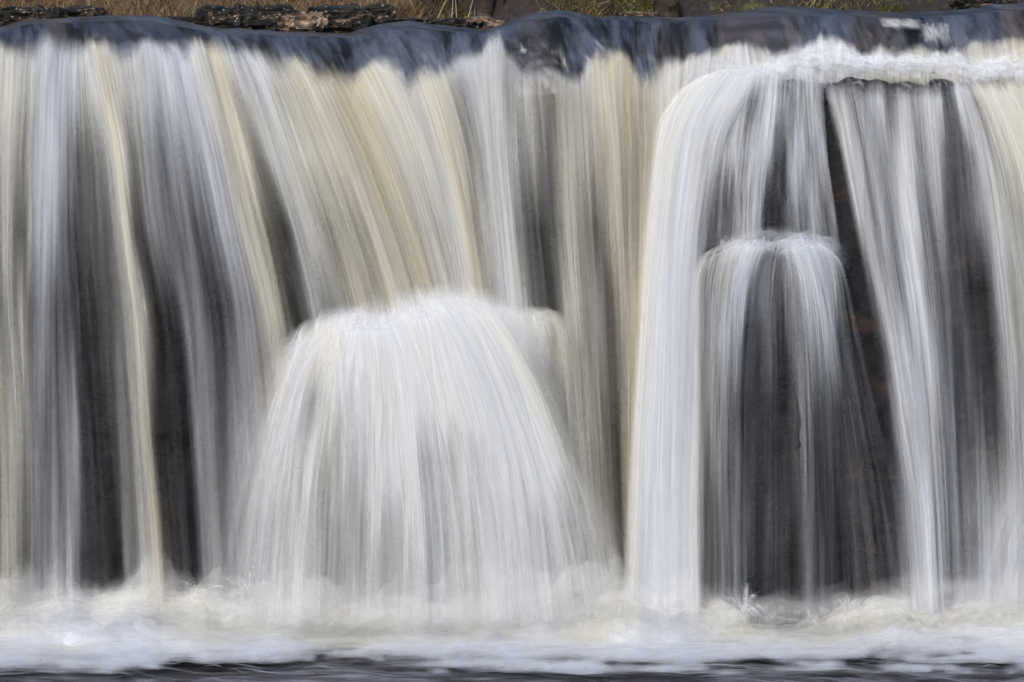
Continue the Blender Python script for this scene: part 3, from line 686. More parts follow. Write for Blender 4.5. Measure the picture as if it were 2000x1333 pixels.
# --- fan of white water bursting off the buried boulder
lines_C = [
    [(560, 668), (545, 690), (515, 745), (475, 820), (440, 910), (408, 1035), (375, 1240)],
    [(585, 650), (574, 672), (548, 725), (518, 800), (488, 900), (460, 1030), (430, 1240)],
    [(615, 635), (606, 660), (588, 715), (568, 795), (548, 900), (530, 1030), (512, 1240)],
    [(650, 618), (644, 642), (632, 705), (622, 792), (612, 900), (604, 1030), (596, 1240)],
    [(690, 604), (688, 632), (686, 700), (686, 790), (684, 900), (680, 1030), (674, 1240)],
    [(735, 606), (738, 634), (746, 700), (756, 790), (762, 900), (764, 1030), (762, 1240)],
    [(780, 590), (790, 618), (812, 700), (832, 790), (846, 900), (858, 1030), (870, 1240)],
    [(830, 574), (848, 600), (882, 690), (912, 790), (936, 900), (956, 1030), (974, 1240)],
    [(880, 570), (908, 594), (956, 680), (1000, 785), (1034, 900), (1064, 1030), (1092, 1240)],
    [(930, 576), (966, 600), (1024, 690), (1074, 795), (1116, 900), (1154, 1030), (1194, 1240)],
    [(980, 584), (1018, 614), (1070, 712), (1114, 812), (1154, 912), (1192, 1040), (1236, 1240)],
    [(1010, 592), (1050, 630), (1104, 730), (1150, 832), (1190, 932), (1228, 1060), (1268, 1240)]]
rows_C = [(620, [(560, 5), (600, 7), (640, 8.5), (700, 9.6), (900, 9.6), (1000, 8.8), (1050, 6)]),
          (700, [(530, 4), (560, 8), (590, 8), (615, 7.4), (640, 8.6), (700, 9.6), (950, 9.8), (1010, 9.6), (1040, 8.2), (1060, 5)]),
          (790, [(455, 2.5), (490, 5), (520, 7), (548, 8.4), (575, 8.4), (590, 6.6), (610, 5.4), (630, 6), (650, 7.6), (680, 8), (720, 8.6), (790, 9), (806, 8.6), (850, 9.8), (1030, 9.8), (1070, 8.4), (1085, 7), (1105, 3)]),
          (900, [(410, 2), (440, 4), (465, 5.6), (490, 6.8), (520, 7.4), (560, 7.8), (592, 7.4), (608, 5.4), (625, 5.4), (640, 6.5), (658, 6), (675, 7.6), (700, 6.8), (720, 7.5), (750, 8), (775, 8.6), (792, 8.4), (810, 7), (830, 5.6), (850, 7), (870, 6.4), (890, 7.2), (920, 8.2), (960, 9.4), (1060, 9.6), (1090, 9), (1115, 7.4), (1135, 5), (1152, 2.4)]),
          (1030, [(380, 2), (430, 4.4), (465, 5.6), (500, 5.5), (540, 6), (570, 6.6), (600, 7), (615, 6), (640, 5.5), (662, 4.6), (680, 6), (695, 5), (710, 6), (730, 7), (745, 6), (760, 4.8), (775, 5), (790, 8), (805, 7), (825, 6.2), (840, 6.6), (870, 7), (890, 7.6), (920, 7.4), (950, 8), (990, 8.6), (1040, 8), (1080, 7.2), (1110, 7), (1140, 7.6), (1165, 6.6), (1185, 5), (1200, 2.6)]),
          (1180, [(370, 2), (420, 4.6), (470, 5.8), (500, 6), (530, 6), (560, 7.4), (600, 7), (620, 6), (640, 5.5), (668, 4.4), (690, 5.5), (708, 4.8), (740, 6), (770, 5.2), (800, 6.6), (830, 6), (860, 6.5), (900, 7), (940, 7.6), (980, 8), (1040, 7.6), (1100, 7), (1150, 7), (1190, 6), (1225, 3)])]
flowC = Flow(lines_C, rows_C, nt=120, tints=[(618, .1), (650, .3), (700, 0), (760, -.1), (840, 0), (920, .3)], seed=7)
def depthC(X, Yp, T, U):
    mid = np.clip((X - 800) / 330., -1, 1)
    return -.80 - .62 * np.sqrt(np.clip(T, 0, 1)) * (1 - .45 * mid ** 2)
cascade('waterfall', 'huge white fan of water bursting off a hidden boulder in the lower middle', 'waterfall', flowC, depthC,
        lambda X, Yp, U, T: sstep(0, .13 + .14 * vnoise(U / 45, U * 0, 1), T), base_fade(1198, 50, 1, 20), mat=M_fan, layers=4, jitter=17., calm_top=.9, threads=2200, side=80, ridge=.014, ridge_w=16, streak=1.25, talpha=.16, tlen=(.1, .45), toff=.12, twidth=(1.5, 8))
# narrow lobe right of the fan
lines_H = [[(985, 612), (1010, 618), (1030, 660), (1045, 740), (1055, 830), (1062, 950)],
           [(1010, 604), (1042, 606), (1062, 650), (1072, 740), (1080, 830), (1088, 950)],
           [(1040, 600), (1082, 606), (1104, 650), (1114, 740), (1120, 830), (1130, 950)],
           [(1055, 600), (1096, 612), (1120, 660), (1132, 740), (1140, 830), (1150, 950)]]
rows_H = [(612, [(985, 8), (1040, 7.5), (1100, 6)]), (660, [(1030, 8), (1062, 6), (1078, 5), (1100, 6.8), (1122, 4)]), (740, [(1040, 7), (1065, 4), (1085, 3), (1108, 6), (1128, 4)]),
          (830, [(1050, 4), (1080, 2), (1112, 5), (1140, 3)]), (950, [(1060, 0), (1150, 0)])]
flowH = Flow(lines_H, rows_H, nt=60, tints=[(985, .3), (1055, .8)], seed=8)
cascade('waterfall', 'narrow arched lobe of water curling over at the right shoulder of the white fan', 'waterfall', flowH, lambda X, Yp, T, U: -.78 - .3 * np.sqrt(T),
        lambda X, Yp, U, T: sstep(.02, .35, T), lambda X, Yp, U, T: 1 - sstep(.5, 1, T), mat=M_fan, layers=2, jitter=14., threads=260, side=22, ridge=.015, streak=.7)

# ------------------------------------------------------------------ wisps: thin arcs of flying water
def wisps(name, starts, n, vel, spread, up, g, tmax, width=(.6, 1.8), alpha=.3, tone=0., parent=None, m=9, back=0.0):
    """starts: f(n)->(px,py,Y); ballistic ribbons in pixels of the fall plane"""
    px, py, Yw = starts(n)
    vx = vel + RNG.normal(0, spread, n); vy = -np.abs(RNG.normal(up[0], up[1], n))
    T = (.35 + .65 * RNG.random(n)) * tmax
    q = np.linspace(0, 1, m)
    st = RNG.random(n)[:, None] * .4
    t = (st + (1 - st) * q) * T[:, None]
    x = px[:, None] + vx[:, None] * t; y = py[:, None] + vy[:, None] * t + .5 * g * t * t
    w = (width[0] + (width[1] - width[0]) * RNG.random(n) ** 2)[:, None] * (4 * q * (1 - q) + .05) ** .5
    dx = np.gradient(x, axis=1); dy = np.gradient(y, axis=1); l = np.hypot(dx, dy) + 1e-6
    nx, ny = -dy / l, dx / l
    Y2 = Yw[:, None] - .12 * t * RNG.random(n)[:, None] + back
    Pc = P(x, y, Y2); Pb = P(x + nx * w, y + ny * w, Y2)
    a = (alpha * (.25 + .9 * RNG.random(n)))[:, None] * np.sin(math.pi * q) ** .8
    c = tint_rgb(tone + RNG.normal(0, .25, n))
    cc = np.broadcast_to(c[:, None, :], (n, 3 * m, 3)).reshape(-1, 3)
    V, F, av = ribbons(Pc, Pb - Pc, a)
    o = mesh_obj(name, V, F, M_thread, attrs={'dens': av}, cols=cc)
    if parent is not None: adopt(o, parent)
    return o

# soft white boil along the crest of the fan
def boil(name, label, px0, px1, top, high, Y0, Y1, layers, amax, tone, seed, edge=60, rough=1.0):
    px = np.arange(px0, px1, 3.0); nv = 44
    v = np.linspace(0, 1, nv)
    X = np.broadcast_to(px[:, None], (len(px), nv)); Vv = np.broadcast_to(v[None], X.shape)
    xm = (px0 + px1) / 2
    root = thing(name, label, 'foam', tuple(float(c) for c in P(xm, float(tab(top, xm)) + high, Y1)))
    root['kind'] = 'stuff'
    for l in range(layers):
        k = l / max(layers - 1, 1)
        big = fbm(X / 70 + l * 3.1, Vv * 2.2 + l, seed, 3) - .5
        Yp = tab(top, X) - 14 * k + high * Vv + 44 * rough * big * (1 - Vv * .5)
        Yw = Y0 + (Y1 - Y0) * Vv ** .7 - .05 * big - .02 * l
        a = amax * (1 - .55 * k) * sstep(0, .42, Vv + .3 * rough ** .7 * (fbm(X / 34, Vv * 3, seed + l, 3) - .5)) * (1 - sstep(.35, 1, Vv + .35 * (fbm(X / 30, Vv * 2, seed + 2 + l, 3) - .5)))
        a = a * sstep(px0, px0 + edge, X) * (1 - sstep(px1 - edge, px1, X))
        o = mesh_obj('foam_layer', P(X, Yp, Yw).reshape(-1, 3), grid_faces(*X.shape), M_fan, attrs={'dens': np.clip(a, 0, 1)}, cols=tint_rgb(tone + 0 * X).reshape(-1, 3),
                     uv=np.stack([X / 6000 + l, Yp / 1000], -1).reshape(-1, 2))
        o['kind'] = 'stuff'
        adopt(o, root)
boil('foam', 'soft white boil of foam along the crest of the central fan', 520, 1090, [(520, 672), (570, 640), (620, 620), (690, 600), (740, 616), (790, 592), (850, 564), (960, 580), (1040, 596), (1090, 625)],
     150, -.86, -1.06, 4, .62, -.1, 2, 110)
boil('foam', 'white crest of foam over the top of the small rounded bulge', 1385, 1665, [(1385, 486), (1430, 466), (1480, 455), (1580, 458), (1625, 472), (1665, 498)], 52, -.68, -.86, 2, .5, -.3, 3, 70)
boil('foam', 'pale mist hanging over the foot of the left and middle falls', -200, 1420, [(-200, 1120), (60, 1100), (200, 1130), (300, 1092), (380, 1120), (600, 1120), (800, 1135), (1000, 1115), (1200, 1090), (1420, 1150)], 120, -1.5, -1.7, 3, .17, .3, 4, 120, 3.0)
boil('foam', 'pale mist hanging over the foot of the falls on the right', 1330, 2260, [(1330, 1140), (1500, 1165), (1640, 1150), (1800, 1120), (2260, 1110)], 90, -1.4, -1.6, 3, .15, .2, 5, 120, 1.2)

# crest spray on the fan
def st_mound(n):
    x = RNG.uniform(590, 1060, n)
    top = tab([(570, 655), (620, 635), (690, 612), (740, 628), (770, 612), (830, 586), (880, 583), (960, 592), (1040, 606), (1090, 615)], x)
    return x, top + RNG.uniform(0, 55, n), np.full(n, -.84) - RNG.random(n) * .1
o = wisps('spray', st_mound, 1500, 0, 38, (22, 22), 190, .8, alpha=.2, width=(1.5, 9)); tag(o, 'fine spray thrown up along the crest of the central white fan', 'spray', kind='stuff')

# foam ridge where the first drop lands on the upper right ledge
def foam_roll():
    px = np.arange(1300, 2320, 2.5); nv = 40
    v = np.linspace(0, 1, nv)
    yc = tab([(1300, 172), (1340, 158), (1400, 150), (1460, 146), (1520, 138), (1600, 124), (1700, 126), (1800, 127), (1860, 132), (1940, 136), (2000, 140), (2300, 142)], px)
    hgt = tab([(1300, 14), (1400, 20), (1520, 26), (1620, 38), (1720, 26), (1850, 24), (1950, 26), (2300, 26)], px)
    root = thing('foam_ridge', 'bumpy ridge of white foam piled on the ledge near the top right', 'foam', tuple(float(c) for c in P(1750, 150, -.2)))
    for l in range(4):
        X = np.broadcast_to(px[:, None], (len(px), nv)); Vv = np.broadcast_to(v[None], X.shape)
        lump = fbm(X / 34, Vv * 3, l, 4)
        grow = 1 + .22 * l
        lift = fbm(X / 38, Vv * 1.2 + l * .5, 4, 3)
        top = yc[:, None] - hgt[:, None] * (-.1 + 1.5 * lift) * grow
        low = 22 + 26 * (fbm(X / 30, Vv * 0 + l * .9, 2, 3) - .35)
        # profile: from behind, over the roll, down to the front lip
        Yp = top + (yc[:, None] + low - top) * Vv ** 1.6
        Yw = .0 - .29 * Vv - .02 * l - .06 * (lump - .5)
        P3 = P(X, Yp, Yw)
        a = (.7 - .15 * l) * sstep(0, .5, Vv + (fbm(X / 8, Vv * 5, l + 1, 3) - .5) * .35) * (1 - sstep(.45, .98, Vv + (fbm(X / 12, Vv * 2, l + 2, 3) - .5) * .7))
        a = a * (sstep(1320, 1480, X) * .6 + .4 * sstep(1480, 1580, X))
        gapx = tab([(1300, 1), (1530, 1), (1560, .7), (1700, .6), (1740, .4), (1850, .35), (1868, 1), (2300, 1)], X)
        a = a * np.where(Vv > .45, gapx + (1 - gapx) * (1 - sstep(.45, .65, Vv)), 1)
        F = grid_faces(*X.shape)
        o = mesh_obj('foam_layer', P3.reshape(-1, 3), F, M_foam, attrs={'dens': a}, cols=tint_rgb(-.25 + 0 * X).reshape(-1, 3))
        adopt(o, root)
    w = wisps('spray_threads', lambda n: (RNG.uniform(1330, 2100, n), tab([(1300, 160), (1450, 140), (1600, 112), (1700, 122), (2000, 128)], RNG.uniform(1330, 2100, n)) + RNG.uniform(-6, 40, n), RNG.uniform(-.45, -.05, n)),
              1300, 0, 30, (16, 20), 150, .55, alpha=.2, width=(1, 6), tone=-.4, parent=root)
    w['kind'] = 'stuff'
foam_roll()
o = wisps('spray', lambda n: (RNG.uniform(1405, 1620, n), RNG.uniform(462, 490, n), RNG.uniform(-.8, -.68, n)), 450, 0, 18, (12, 12), 170, .6, alpha=.2, width=(1, 5), tone=-.3)
tag(o, 'light spray leaping off the top of the small rounded bulge', 'spray', kind='stuff')

# faint fibres sliding over the dark lip
def lip_streaks():
    n = 2200; m = 12
    x0 = RNG.uniform(-60, 2060, n); q = np.linspace(0, 1, m)
    yt = tab(YTOP, x0); yb = tab(YBRK, x0)
    t0 = RNG.random(n) * .8; l = .12 + .4 * RNG.random(n)
    t = np.clip(t0[:, None] + l[:, None] * q, 0, 1.05)
    x = x0[:, None] + (55 * (t - t0[:, None])) * tab([(-60, .1), (150, .3), (400, 1.6), (850, 1.6), (960, .2), (1090, .8), (1200, .9), (1300, -.4), (1500, 1), (2060, 1)], x0)[:, None]
    yt = tab(YTOP, x) + 1; yb = tab(YBRK, x) + 4
    yc = np.maximum(tab(YC, x), yt + 8)
    # height along river profile: flat part then fall
    yy = yt + (yb - yt) * t ** 1.1
    tf = np.clip((yy - yt) / (yc - yt), 0, 1) ** .667
    Yw = np.where(yy < yc, 1.35 * (1 - tf) + .32 * tf, .32 - 1.38 * np.sqrt(np.clip(yy - yc, 0, None) / 1100.)) - .03
    w = (.5 + 1.4 * RNG.random(n) ** 2)[:, None] * (4 * q * (1 - q) + .05) ** .5
    Pa = P(x, yy - w * .6, Yw); Pb = P(x + w * .4, yy + w * .6, Yw)
    Pa[..., 2] += .004; Pb[..., 2] += .004
    a = (.16 * RNG.random(n) ** 1.5)[:, None] * np.sin(math.pi * q)
    V, F, av = ribbons((Pa + Pb) / 2, (Pb - Pa) / 2, a)
    c = np.broadcast_to(np.array([.55, .6, .74]), (len(V), 3))
    o = mesh_obj('foam_threads', V, F, M_thread, attrs={'dens': av}, cols=c)
    tag(o, 'faint pale foam threads sliding over the dark lip of the fall', 'foam', kind='stuff')
lip_streaks()

# ------------------------------------------------------------------ pool at the foot
def build_pool():
    xs = np.concatenate([np.linspace(-60, -7, 30), np.linspace(-6.8, 6.8, 300), np.linspace(7, 60, 30)])
    ys = np.concatenate([np.linspace(-60, -4, 40), np.linspace(-3.95, 1.5, 130)])
    X, Y = np.meshgrid(xs, ys, indexing='ij')
    Z = -.05 + .07 * (fbm(X * .9, Y * 2.2 + X * .25, 1, 4) - .5) + .035 * (fbm(X * 3 , Y * 8 + X, 2, 3) - .5)
    o = mesh_obj('pool_water', np.stack([X, Y, Z], -1).reshape(-1, 3), grid_faces(len(xs), len(ys)), M_pool)
    tag(o, kind='structure')
build_pool()

FTOP = [(-400, 1178), (0, 1182), (50, 1176), (120, 1168), (180, 1176), (230, 1162), (275, 1152), (315, 1166), (370, 1152), (400, 1152), (440, 1172), (470, 1186), (520, 1192), (640, 1188),
        (700, 1192), (780, 1182), (850, 1186), (960, 1190), (1050, 1190), (1150, 1180), (1200, 1164), (1245, 1154), (1290, 1180), (1370, 1188), (1440, 1178), (1490, 1182), (1600, 1182),
        (1680, 1188), (1750, 1180), (1800, 1190), (1850, 1194), (1900, 1182), (1960, 1176), (2000, 1172), (2400, 1178)]
FBOT = [(-400, 1300), (0, 1318), (120, 1322), (200, 1308), (230, 1296), (450, 1296), (540, 1290), (640, 1276), (700, 1282), (740, 1298), (860, 1300), (940, 1292), (1000, 1306), (1060, 1314),
        (1150, 1318), (1250, 1304), (1330, 1306), (1480, 1290), (1600, 1304), (1700, 1302), (1800, 1304), (1850, 1292), (1885, 1280), (1930, 1300), (2000, 1318), (2400, 1310)]
def build_foam():
    root = thing('foam', 'broad band of soft white foam churning across the whole foot of the falls', 'foam', (0, -1.6, 0))
    root['kind'] = 'stuff'
    px = np.arange(-420, 2420, 4.0); nv = 84
    v = np.linspace(0, 1, nv)
    X = np.broadcast_to(px[:, None], (len(px), nv)); Vv = np.broadcast_to(v[None], X.shape)
    yt = tab(FTOP, X); yb = tab(FBOT, X)
    for l in range(5):
        k = l / 4.
        Yw = -.75 - 1.55 * Vv
        # the top edge rises with each thinner layer
        bot = 1336.0
        big = (fbm(X / 150, Vv * 2.6 + l * .17, 2, 3) - .5)
        mid = (fbm(X / 46, Vv * 4 + l * .5, 5, 3) - .5)
        hump = (78 * big + 16 * mid) * np.sin(math.pi * np.clip(Vv * 1.2 + .1, 0, 1)) ** .7
        rag = (fbm(X / 42, Vv * 2 + l * .7, 5, 3) - .5) * 30
        top = yt + 12 - 44 * k + rag * (1 - Vv)
        Yn = top + (bot - top) * Vv
        Yp = Yn - 6 * (1 - Vv) - hump * .8
        P3 = P(X, Yp, Yw)
        floor = .035 + .010 * l
        P3[..., 2] = np.where(P3[..., 2] < floor + .06, floor + .06 * np.exp((P3[..., 2] - floor - .06) / .06), P3[..., 2])
        a_top = sstep(0, .07 + .16 * k, Vv)
        st = fbm(X / 120 + Vv * 2.0, Vv * 12, 6, 4) - .5
        st2 = fbm(X / 40 + Vv * 3.0, Vv * 22, 1, 3) - .5
        edge = Yn + 150 * st + 50 * st2
        a_bot = 1 - sstep(yb - 26, yb + 34, edge)
        a = (.93 - .75 * k) * a_top * a_bot
        hol = fbm(X / 90 + Vv * 2.4, Vv * 9, 3, 4)
        a *= 1 - .6 * (1 - sstep(.36, .54, hol)) * sstep(.45, .85, Vv)
        tn = .8 - 1.45 * sstep(.22, .78, Vv + big * .7) + .8 * np.clip(fbm(X / 130, Vv * 6, 4, 3) - .55, 0, 1) * 4 * (1 - sstep(.5, .8, Vv))
        cc = tint_rgb(np.clip(tn, -1, 1.2)).reshape(-1, 3) * .96
        o = mesh_obj('foam_layer', P3.reshape(-1, 3), grid_faces(*X.shape), M_foam, attrs={'dens': a}, cols=cc)
        o['kind'] = 'stuff'
        adopt(o, root)
    w = wisps('spray_threads', lambda n: ((lambda x: (x, tab(FTOP, x) + RNG.uniform(2, 34, n), RNG.uniform(-1.5, -1.0, n)))(RNG.uniform(-60, 2060, n))),
              2200, 0, 42, (26, 24), 170, .85, alpha=.16, width=(1.2, 8), tone=.3, parent=root)
    w['kind'] = 'stuff'
build_foam()

# pale foam trails drifting on the dark pool
def trails():
    n, m = 900, 14
    q = np.linspace(0, 1, m)
    x0 = RNG.uniform(-5, 5, n); y0 = -1.75 - 1.6 * RNG.random(n) ** 1.3
    L = .15 + .7 * RNG.random(n) ** 2
    x = x0[:, None] + L[:, None] * q; y = y0[:, None] - (.10 + .14 * RNG.random(n))[:, None] * L[:, None] * q + .04 * np.sin(q * 5 + x0[:, None] * 9)
    w = (.006 + .03 * RNG.random(n) ** 2)[:, None] * (4 * q * (1 - q) + .05) ** .5
    c = np.stack([x, y, np.full_like(x, .055) + .02 * (fbm(x * 2, y * 6, 3, 2) - .5)], -1)
    h = np.stack([w * .1, w, w * 0], -1)
    a = (.05 + .33 * RNG.random(n) ** 1.5)[:, None] * np.sin(math.pi * q) * (.4 + .9 * vnoise(x0[:, None] * 1.3, y0[:, None] * 4 + 0 * q, 2))
    V, F, av = ribbons(c, h, a)
    o = mesh_obj('foam_trails', V, F, M_thread, attrs={'dens': av}, cols=np.broadcast_to(np.array([.72, .74, .80]), (len(V), 3)))
    tag(o, 'thin pale foam trails drifting on the dark pool in front', 'foam', kind='stuff')
trails()

# individual splashes
def splash(px, py, h, lean, n, label, tone=.2, wd=10, Y=-1.35):
    root = thing('splash', label, 'splash', tuple(float(c) for c in P(px, py, Y)), 'splashes along the foot of the fall')
    def st(k):
        return px + RNG.normal(0, wd, k), np.full(k, py + 10.) + RNG.uniform(-4, 10, k), Y + RNG.uniform(-.05, .05, k)
    g = 170.0
    vy = math.sqrt(2 * g * h)
    wisps('water_jet', st, n, lean, 14 + abs(lean) * .5, (vy * .62, vy * .25), g, vy / g * 1.35, alpha=.34, width=(1.5, 6.), tone=tone, parent=root, m=12)['kind'] = 'stuff'
    # droplets
    k = n // 3
    a = RNG.uniform(-1.1, 1.1, k) + lean * .01; r = h * (.35 + .75 * RNG.random(k))
    c = P(px + np.sin(a) * r * .8, py - np.cos(a) * r, np.full(k, Y) + RNG.uniform(-.08, .08, k))
    oc = np.array([[1, 0, 0], [-1, 0, 0], [0, 1, 0], [0, -1, 0], [0, 0, 1], [0, 0, -1]], float)
    tf = np.array([[0, 2, 4], [2, 1, 4], [1, 3, 4], [3, 0, 4], [2, 0, 5], [1, 2, 5], [3, 1, 5], [0, 3, 5]])
    sz = RNG.uniform(.001, .003, k)
    V = (c[:, None, :] + oc[None] * sz[:, None, None]).reshape(-1, 3)
    F = (np.arange(k)[:, None, None] * 6 + tf[None]).reshape(-1, 3)
    o = mesh_obj('droplets', V, F, M_thread, attrs={'dens': np.full(len(V), .8)}, cols=np.broadcast_to(WHITE, (len(V), 3)))
    o['kind'] = 'stuff'
    adopt(o, root)
splash(1452, 1186, 44, 6, 90, 'pointed white splash standing against the dark rock at the foot', wd=5)
splash(372, 1152, 22, 4, 40, 'small bright splash in the dark gap left of the white fan')
splash(645, 1186, 24, -6, 26, 'small curled splash below the left side of the white fan')
splash(1205, 1170, 26, -10, 46, 'feathery splash where the white fan meets the thick column', wd=14)
splash(1668, 1184, 30, -18, 60, 'scattered splash at the foot of the brown gap, left of the grey streams', wd=16)
splash(1740, 1184, 26, 16, 50, 'low splash at the foot of the grey-white streams on the right', wd=14)
splash(480, 1150, 44, -34, 26, 'slanting wisp of splash at the left foot of the white fan', wd=6)
splash(840, 1184, 26, 8, 30, 'twin curled splash under the middle of the white fan', wd=18)

# ------------------------------------------------------------------ bank beyond the river
def bank_z(x, y):
    b0 = 3.0 + .5 * (vnoise(x * .35 + 5, x * 0, 2) - .5)
    up = np.clip(y - b0, 0, None)
    z = 4.12 + .34 * up + .10 * np.clip(up - 1.2, 0, None) ** 1.25
    z = z + .16 * (fbm(x * .9, y * .9, 3, 4) - .5) + .06 * (fbm(x * 5, y * 5, 4, 3) - .5)
    r = sstep(-.5, .4, x)
    z = z + r * .55 * sstep(.25, .8, up)
    return z
def build_bank():
    xs = np.concatenate([np.linspace(-45, -7, 40), np.linspace(-6.8, 6.8, 320), np.linspace(7, 45, 40)])
    ys = np.concatenate([np.linspace(2.5, 6.5, 110), np.linspace(6.6, 60, 60)])
    X, Y = np.meshgrid(xs, ys, indexing='ij')
    Z = np.minimum(bank_z(X, Y), 9.0 + 1.0 * fbm(X * .1, Y * .1, 1))
    o = mesh_obj('river_bank', np.stack([X, Y, Z], -1).reshape(-1, 3), grid_faces(len(xs), len(ys)), M_bank)
    tag(o, kind='structure')
build_bank()

import bmesh
def rock(px, py, w, h, Y, label, mat=None, seed=0, dep=None, group='rocks along the far bank'):
    """blocky weathered rock whose middle stands at (px, py), w by h pixels"""
    c = P(px, py, Y); s = (Y - CAM_Y) / 24. * K
    a, b, d = w * s / 2, (dep or w * s * .35), h * s / 2
    bm = bmesh.new(); bmesh.ops.create_icosphere(bm, subdivisions=5, radius=1)
    for v in bm.verts:
        p = v.co.copy()
        q = Vector([math.copysign(abs(t) ** .62, t) for t in p])
        n1 = mnoise.fractal(Vector((p.x * 1.7 * a / d * .6 + seed * 7.1, p.y * 1.7, p.z * 1.5)), .9, 2.1, 5)
        n2 = mnoise.cell(Vector((p.x * 2.4 * a / d * .5 + seed, p.y * 2, p.z * 2.6)))
        f = 1 + .34 * n1 + .12 * (n2 - .5)
        v.co = Vector((q.x * a * (1 + .12 * n1), q.y * b * f, q.z * d * f))
    me = bpy.data.meshes.new('rock'); bm.to_mesh(me); bm.free()
    for p in me.polygons: p.use_smooth = False
    me.materials.append(mat or M_bankrock)
    o = bpy.data.objects.new('mossy_rock', me); COL.objects.link(o)
    o.location = tuple(float(t) for t in c)
    tag(o, label, 'rock', group=group)
    return o
rocks = [
    (40, 36, 130, 44, 2.7, 'black mossy rock at the far left end of the bank'),
    (150, 34, 120, 40, 2.75, 'dark rock with a tan patch, second from the left end of the bank'),
    (345, 42, 80, 20, 2.6, 'low small stone between the dry grass and the big mossy outcrop'),
    (430, 34, 100, 46, 2.7, 'rounded mossy rock, left shoulder of the big dark outcrop'),
    (525, 36, 130, 50, 2.75, 'big black rock topped with white lichen in the dark outcrop'),
    (590, 42, 100, 36, 2.65, 'pale grey and tan slab low in the middle of the dark outcrop'),
    (660, 38, 130, 52, 2.8, 'jagged black rock at the right end of the dark outcrop'),
    (735, 30, 80, 40, 2.95, 'dark pointed rock sloping down beside the green moss'),
    (810, 45, 130, 18, 2.7, 'flat mossy shelf of rock under the twigs'),
    (900, 46, 90, 20, 2.6, 'thin dark ledge stone beside the orange stones'),
]
for i, (px, py, w, h, Y, lb) in enumerate(rocks):
    rock(px, py, w, h, Y, lb, M_palerock if i == 5 else None, seed=i)
rock(935, 38, 50, 12, 2.5, 'flat orange brown stone lying on the thin dark ledge', M_palerock, 21)
rock(968, 46, 34, 14, 2.45, 'small orange stone at the right tip of the thin dark ledge', M_palerock, 22)
rock(1245, 28, 70, 10, 2.9, 'pale flat stone below the green grass tuft', M_palerock, 23)
rock(1920, 8, 130, 22, 3.0, 'black rock speckled with white at the top right corner', M_bankrock, 24)
rock(1300, 12, 50, 60, 3.4, 'dark brown block of rock right of the green grass tuft', M_bark, 25)

M_wet = rock_mat('wet_brown_ledge', c4(.012, .012, .018), c4(.035, .033, .045), c4(.09, .05, .038), rough=.3, scale=4)
rock(1700, 168, 340, 22, -.02, 'wet blue brown rock slab showing under the foam near the top right', M_wet, 31, dep=.16, group='wet rocks in the fall')
rock(1632, 182, 40, 44, -.3, 'narrow reddish brown rock nose hanging from the wet slab', M_wet, 32, dep=.05, group='wet rocks in the fall')
for (x0, x1, y0, y1, vel, n_, lb) in [(1712, 1775, 36, 50, 46, 200, 'bright white ripple breaking on the dark river near the top right'),
                                 (1800, 1850, 42, 70, 10, 240, 'sparkling broken water above the ledge, right of the bright ripple'),
                                 ]:
    yc_ = (y0 + y1) / 2; xm = (x0 + x1) / 2
    r_ = thing('rapid', lb, 'rapid', tuple(float(c) for c in P(xm, y1, float(ycurt(xm, y1)))), 'small rapids on the lip of the fall')
    def st_(k):
        x = RNG.uniform(x0, x1, k); y = RNG.uniform(y0, y1, k)
        return x, y, ycurt(x, y) - .05
    w_ = wisps('water_threads', st_, n_, vel, 12, (2, 3), 120 if vel < 30 else 50, .8, alpha=.12, width=(1.5, 6), tone=-.2, parent=r_)
    w_['kind'] = 'stuff'

# blades
def blades(name, xs, ys, length, width, lean, cols, parent=None, seg=4, curl=.5):
    n = len(xs)
    zs = bank_z(xs, ys)
    a = RNG.uniform(0, 2 * math.pi, n)
    dirx = np.cos(a) * lean + RNG.normal(0, .1, n); diry = np.sin(a) * lean
    L = length * (.5 + .9 * RNG.random(n)); W = width * (.6 + .8 * RNG.random(n))
    q = np.linspace(0, 1, seg)
    cx = xs[:, None] + dirx[:, None] * L[:, None] * q ** (1 + curl) ; cy = ys[:, None] + diry[:, None] * L[:, None] * q ** (1 + curl)
    cz = zs[:, None] - .02 + L[:, None] * (q - .35 * lean * q ** 3 * (1 + curl))
    w = W[:, None] * (1 - q) ** .7 + .0006
    b = RNG.uniform(0, math.pi, n); bx, by = np.cos(b), np.sin(b) * .5
    A = np.stack([cx - bx[:, None] * w, cy - by[:, None] * w, cz], -1); B = np.stack([cx + bx[:, None] * w, cy + by[:, None] * w, cz], -1)
    V = np.stack([A, B], 2).reshape(-1, 3)
    fi = (np.arange(seg - 1) * 2)[:, None] + np.array([0, 1, 3, 2])
    F = (np.arange(n)[:, None, None] * (2 * seg) + fi[None]).reshape(-1, 4)
    c = np.array(cols)[RNG.integers(0, len(cols), n)] * (.6 + .8 * RNG.random((n, 1)))
    cc = np.broadcast_to(c[:, None, :], (n, 2 * seg, 3)).reshape(-1, 3)
    o = mesh_obj(name, V, F, M_blade, cols=cc)
    if parent is not None: adopt(o, parent)
    return o
STRAW = [(.21, .145, .08), (.15, .10, .052), (.29, .22, .13), (.09, .055, .03), (.18, .115, .08)]
GREEN = [(.12, .13, .03), (.2, .19, .06), (.3, .26, .11), (.08, .09, .02), (.36, .3, .16)]
n = 26000
xs = RNG.uniform(-7.5, -.55, n); ys = 3.1 + RNG.random(n) ** 1.3 * 3.2
k = vnoise(xs * 1.2, ys * .8, 5) > .22
o = blades('dry_grass', xs[k], ys[k], .26, .0042, .55, STRAW)
tag(o, 'dry straw coloured grass covering the left part of the far bank', 'grass', kind='stuff')
n = 5000
xs = RNG.uniform(-.6, 6.5, n); ys = RNG.uniform(3.6, 6, n)
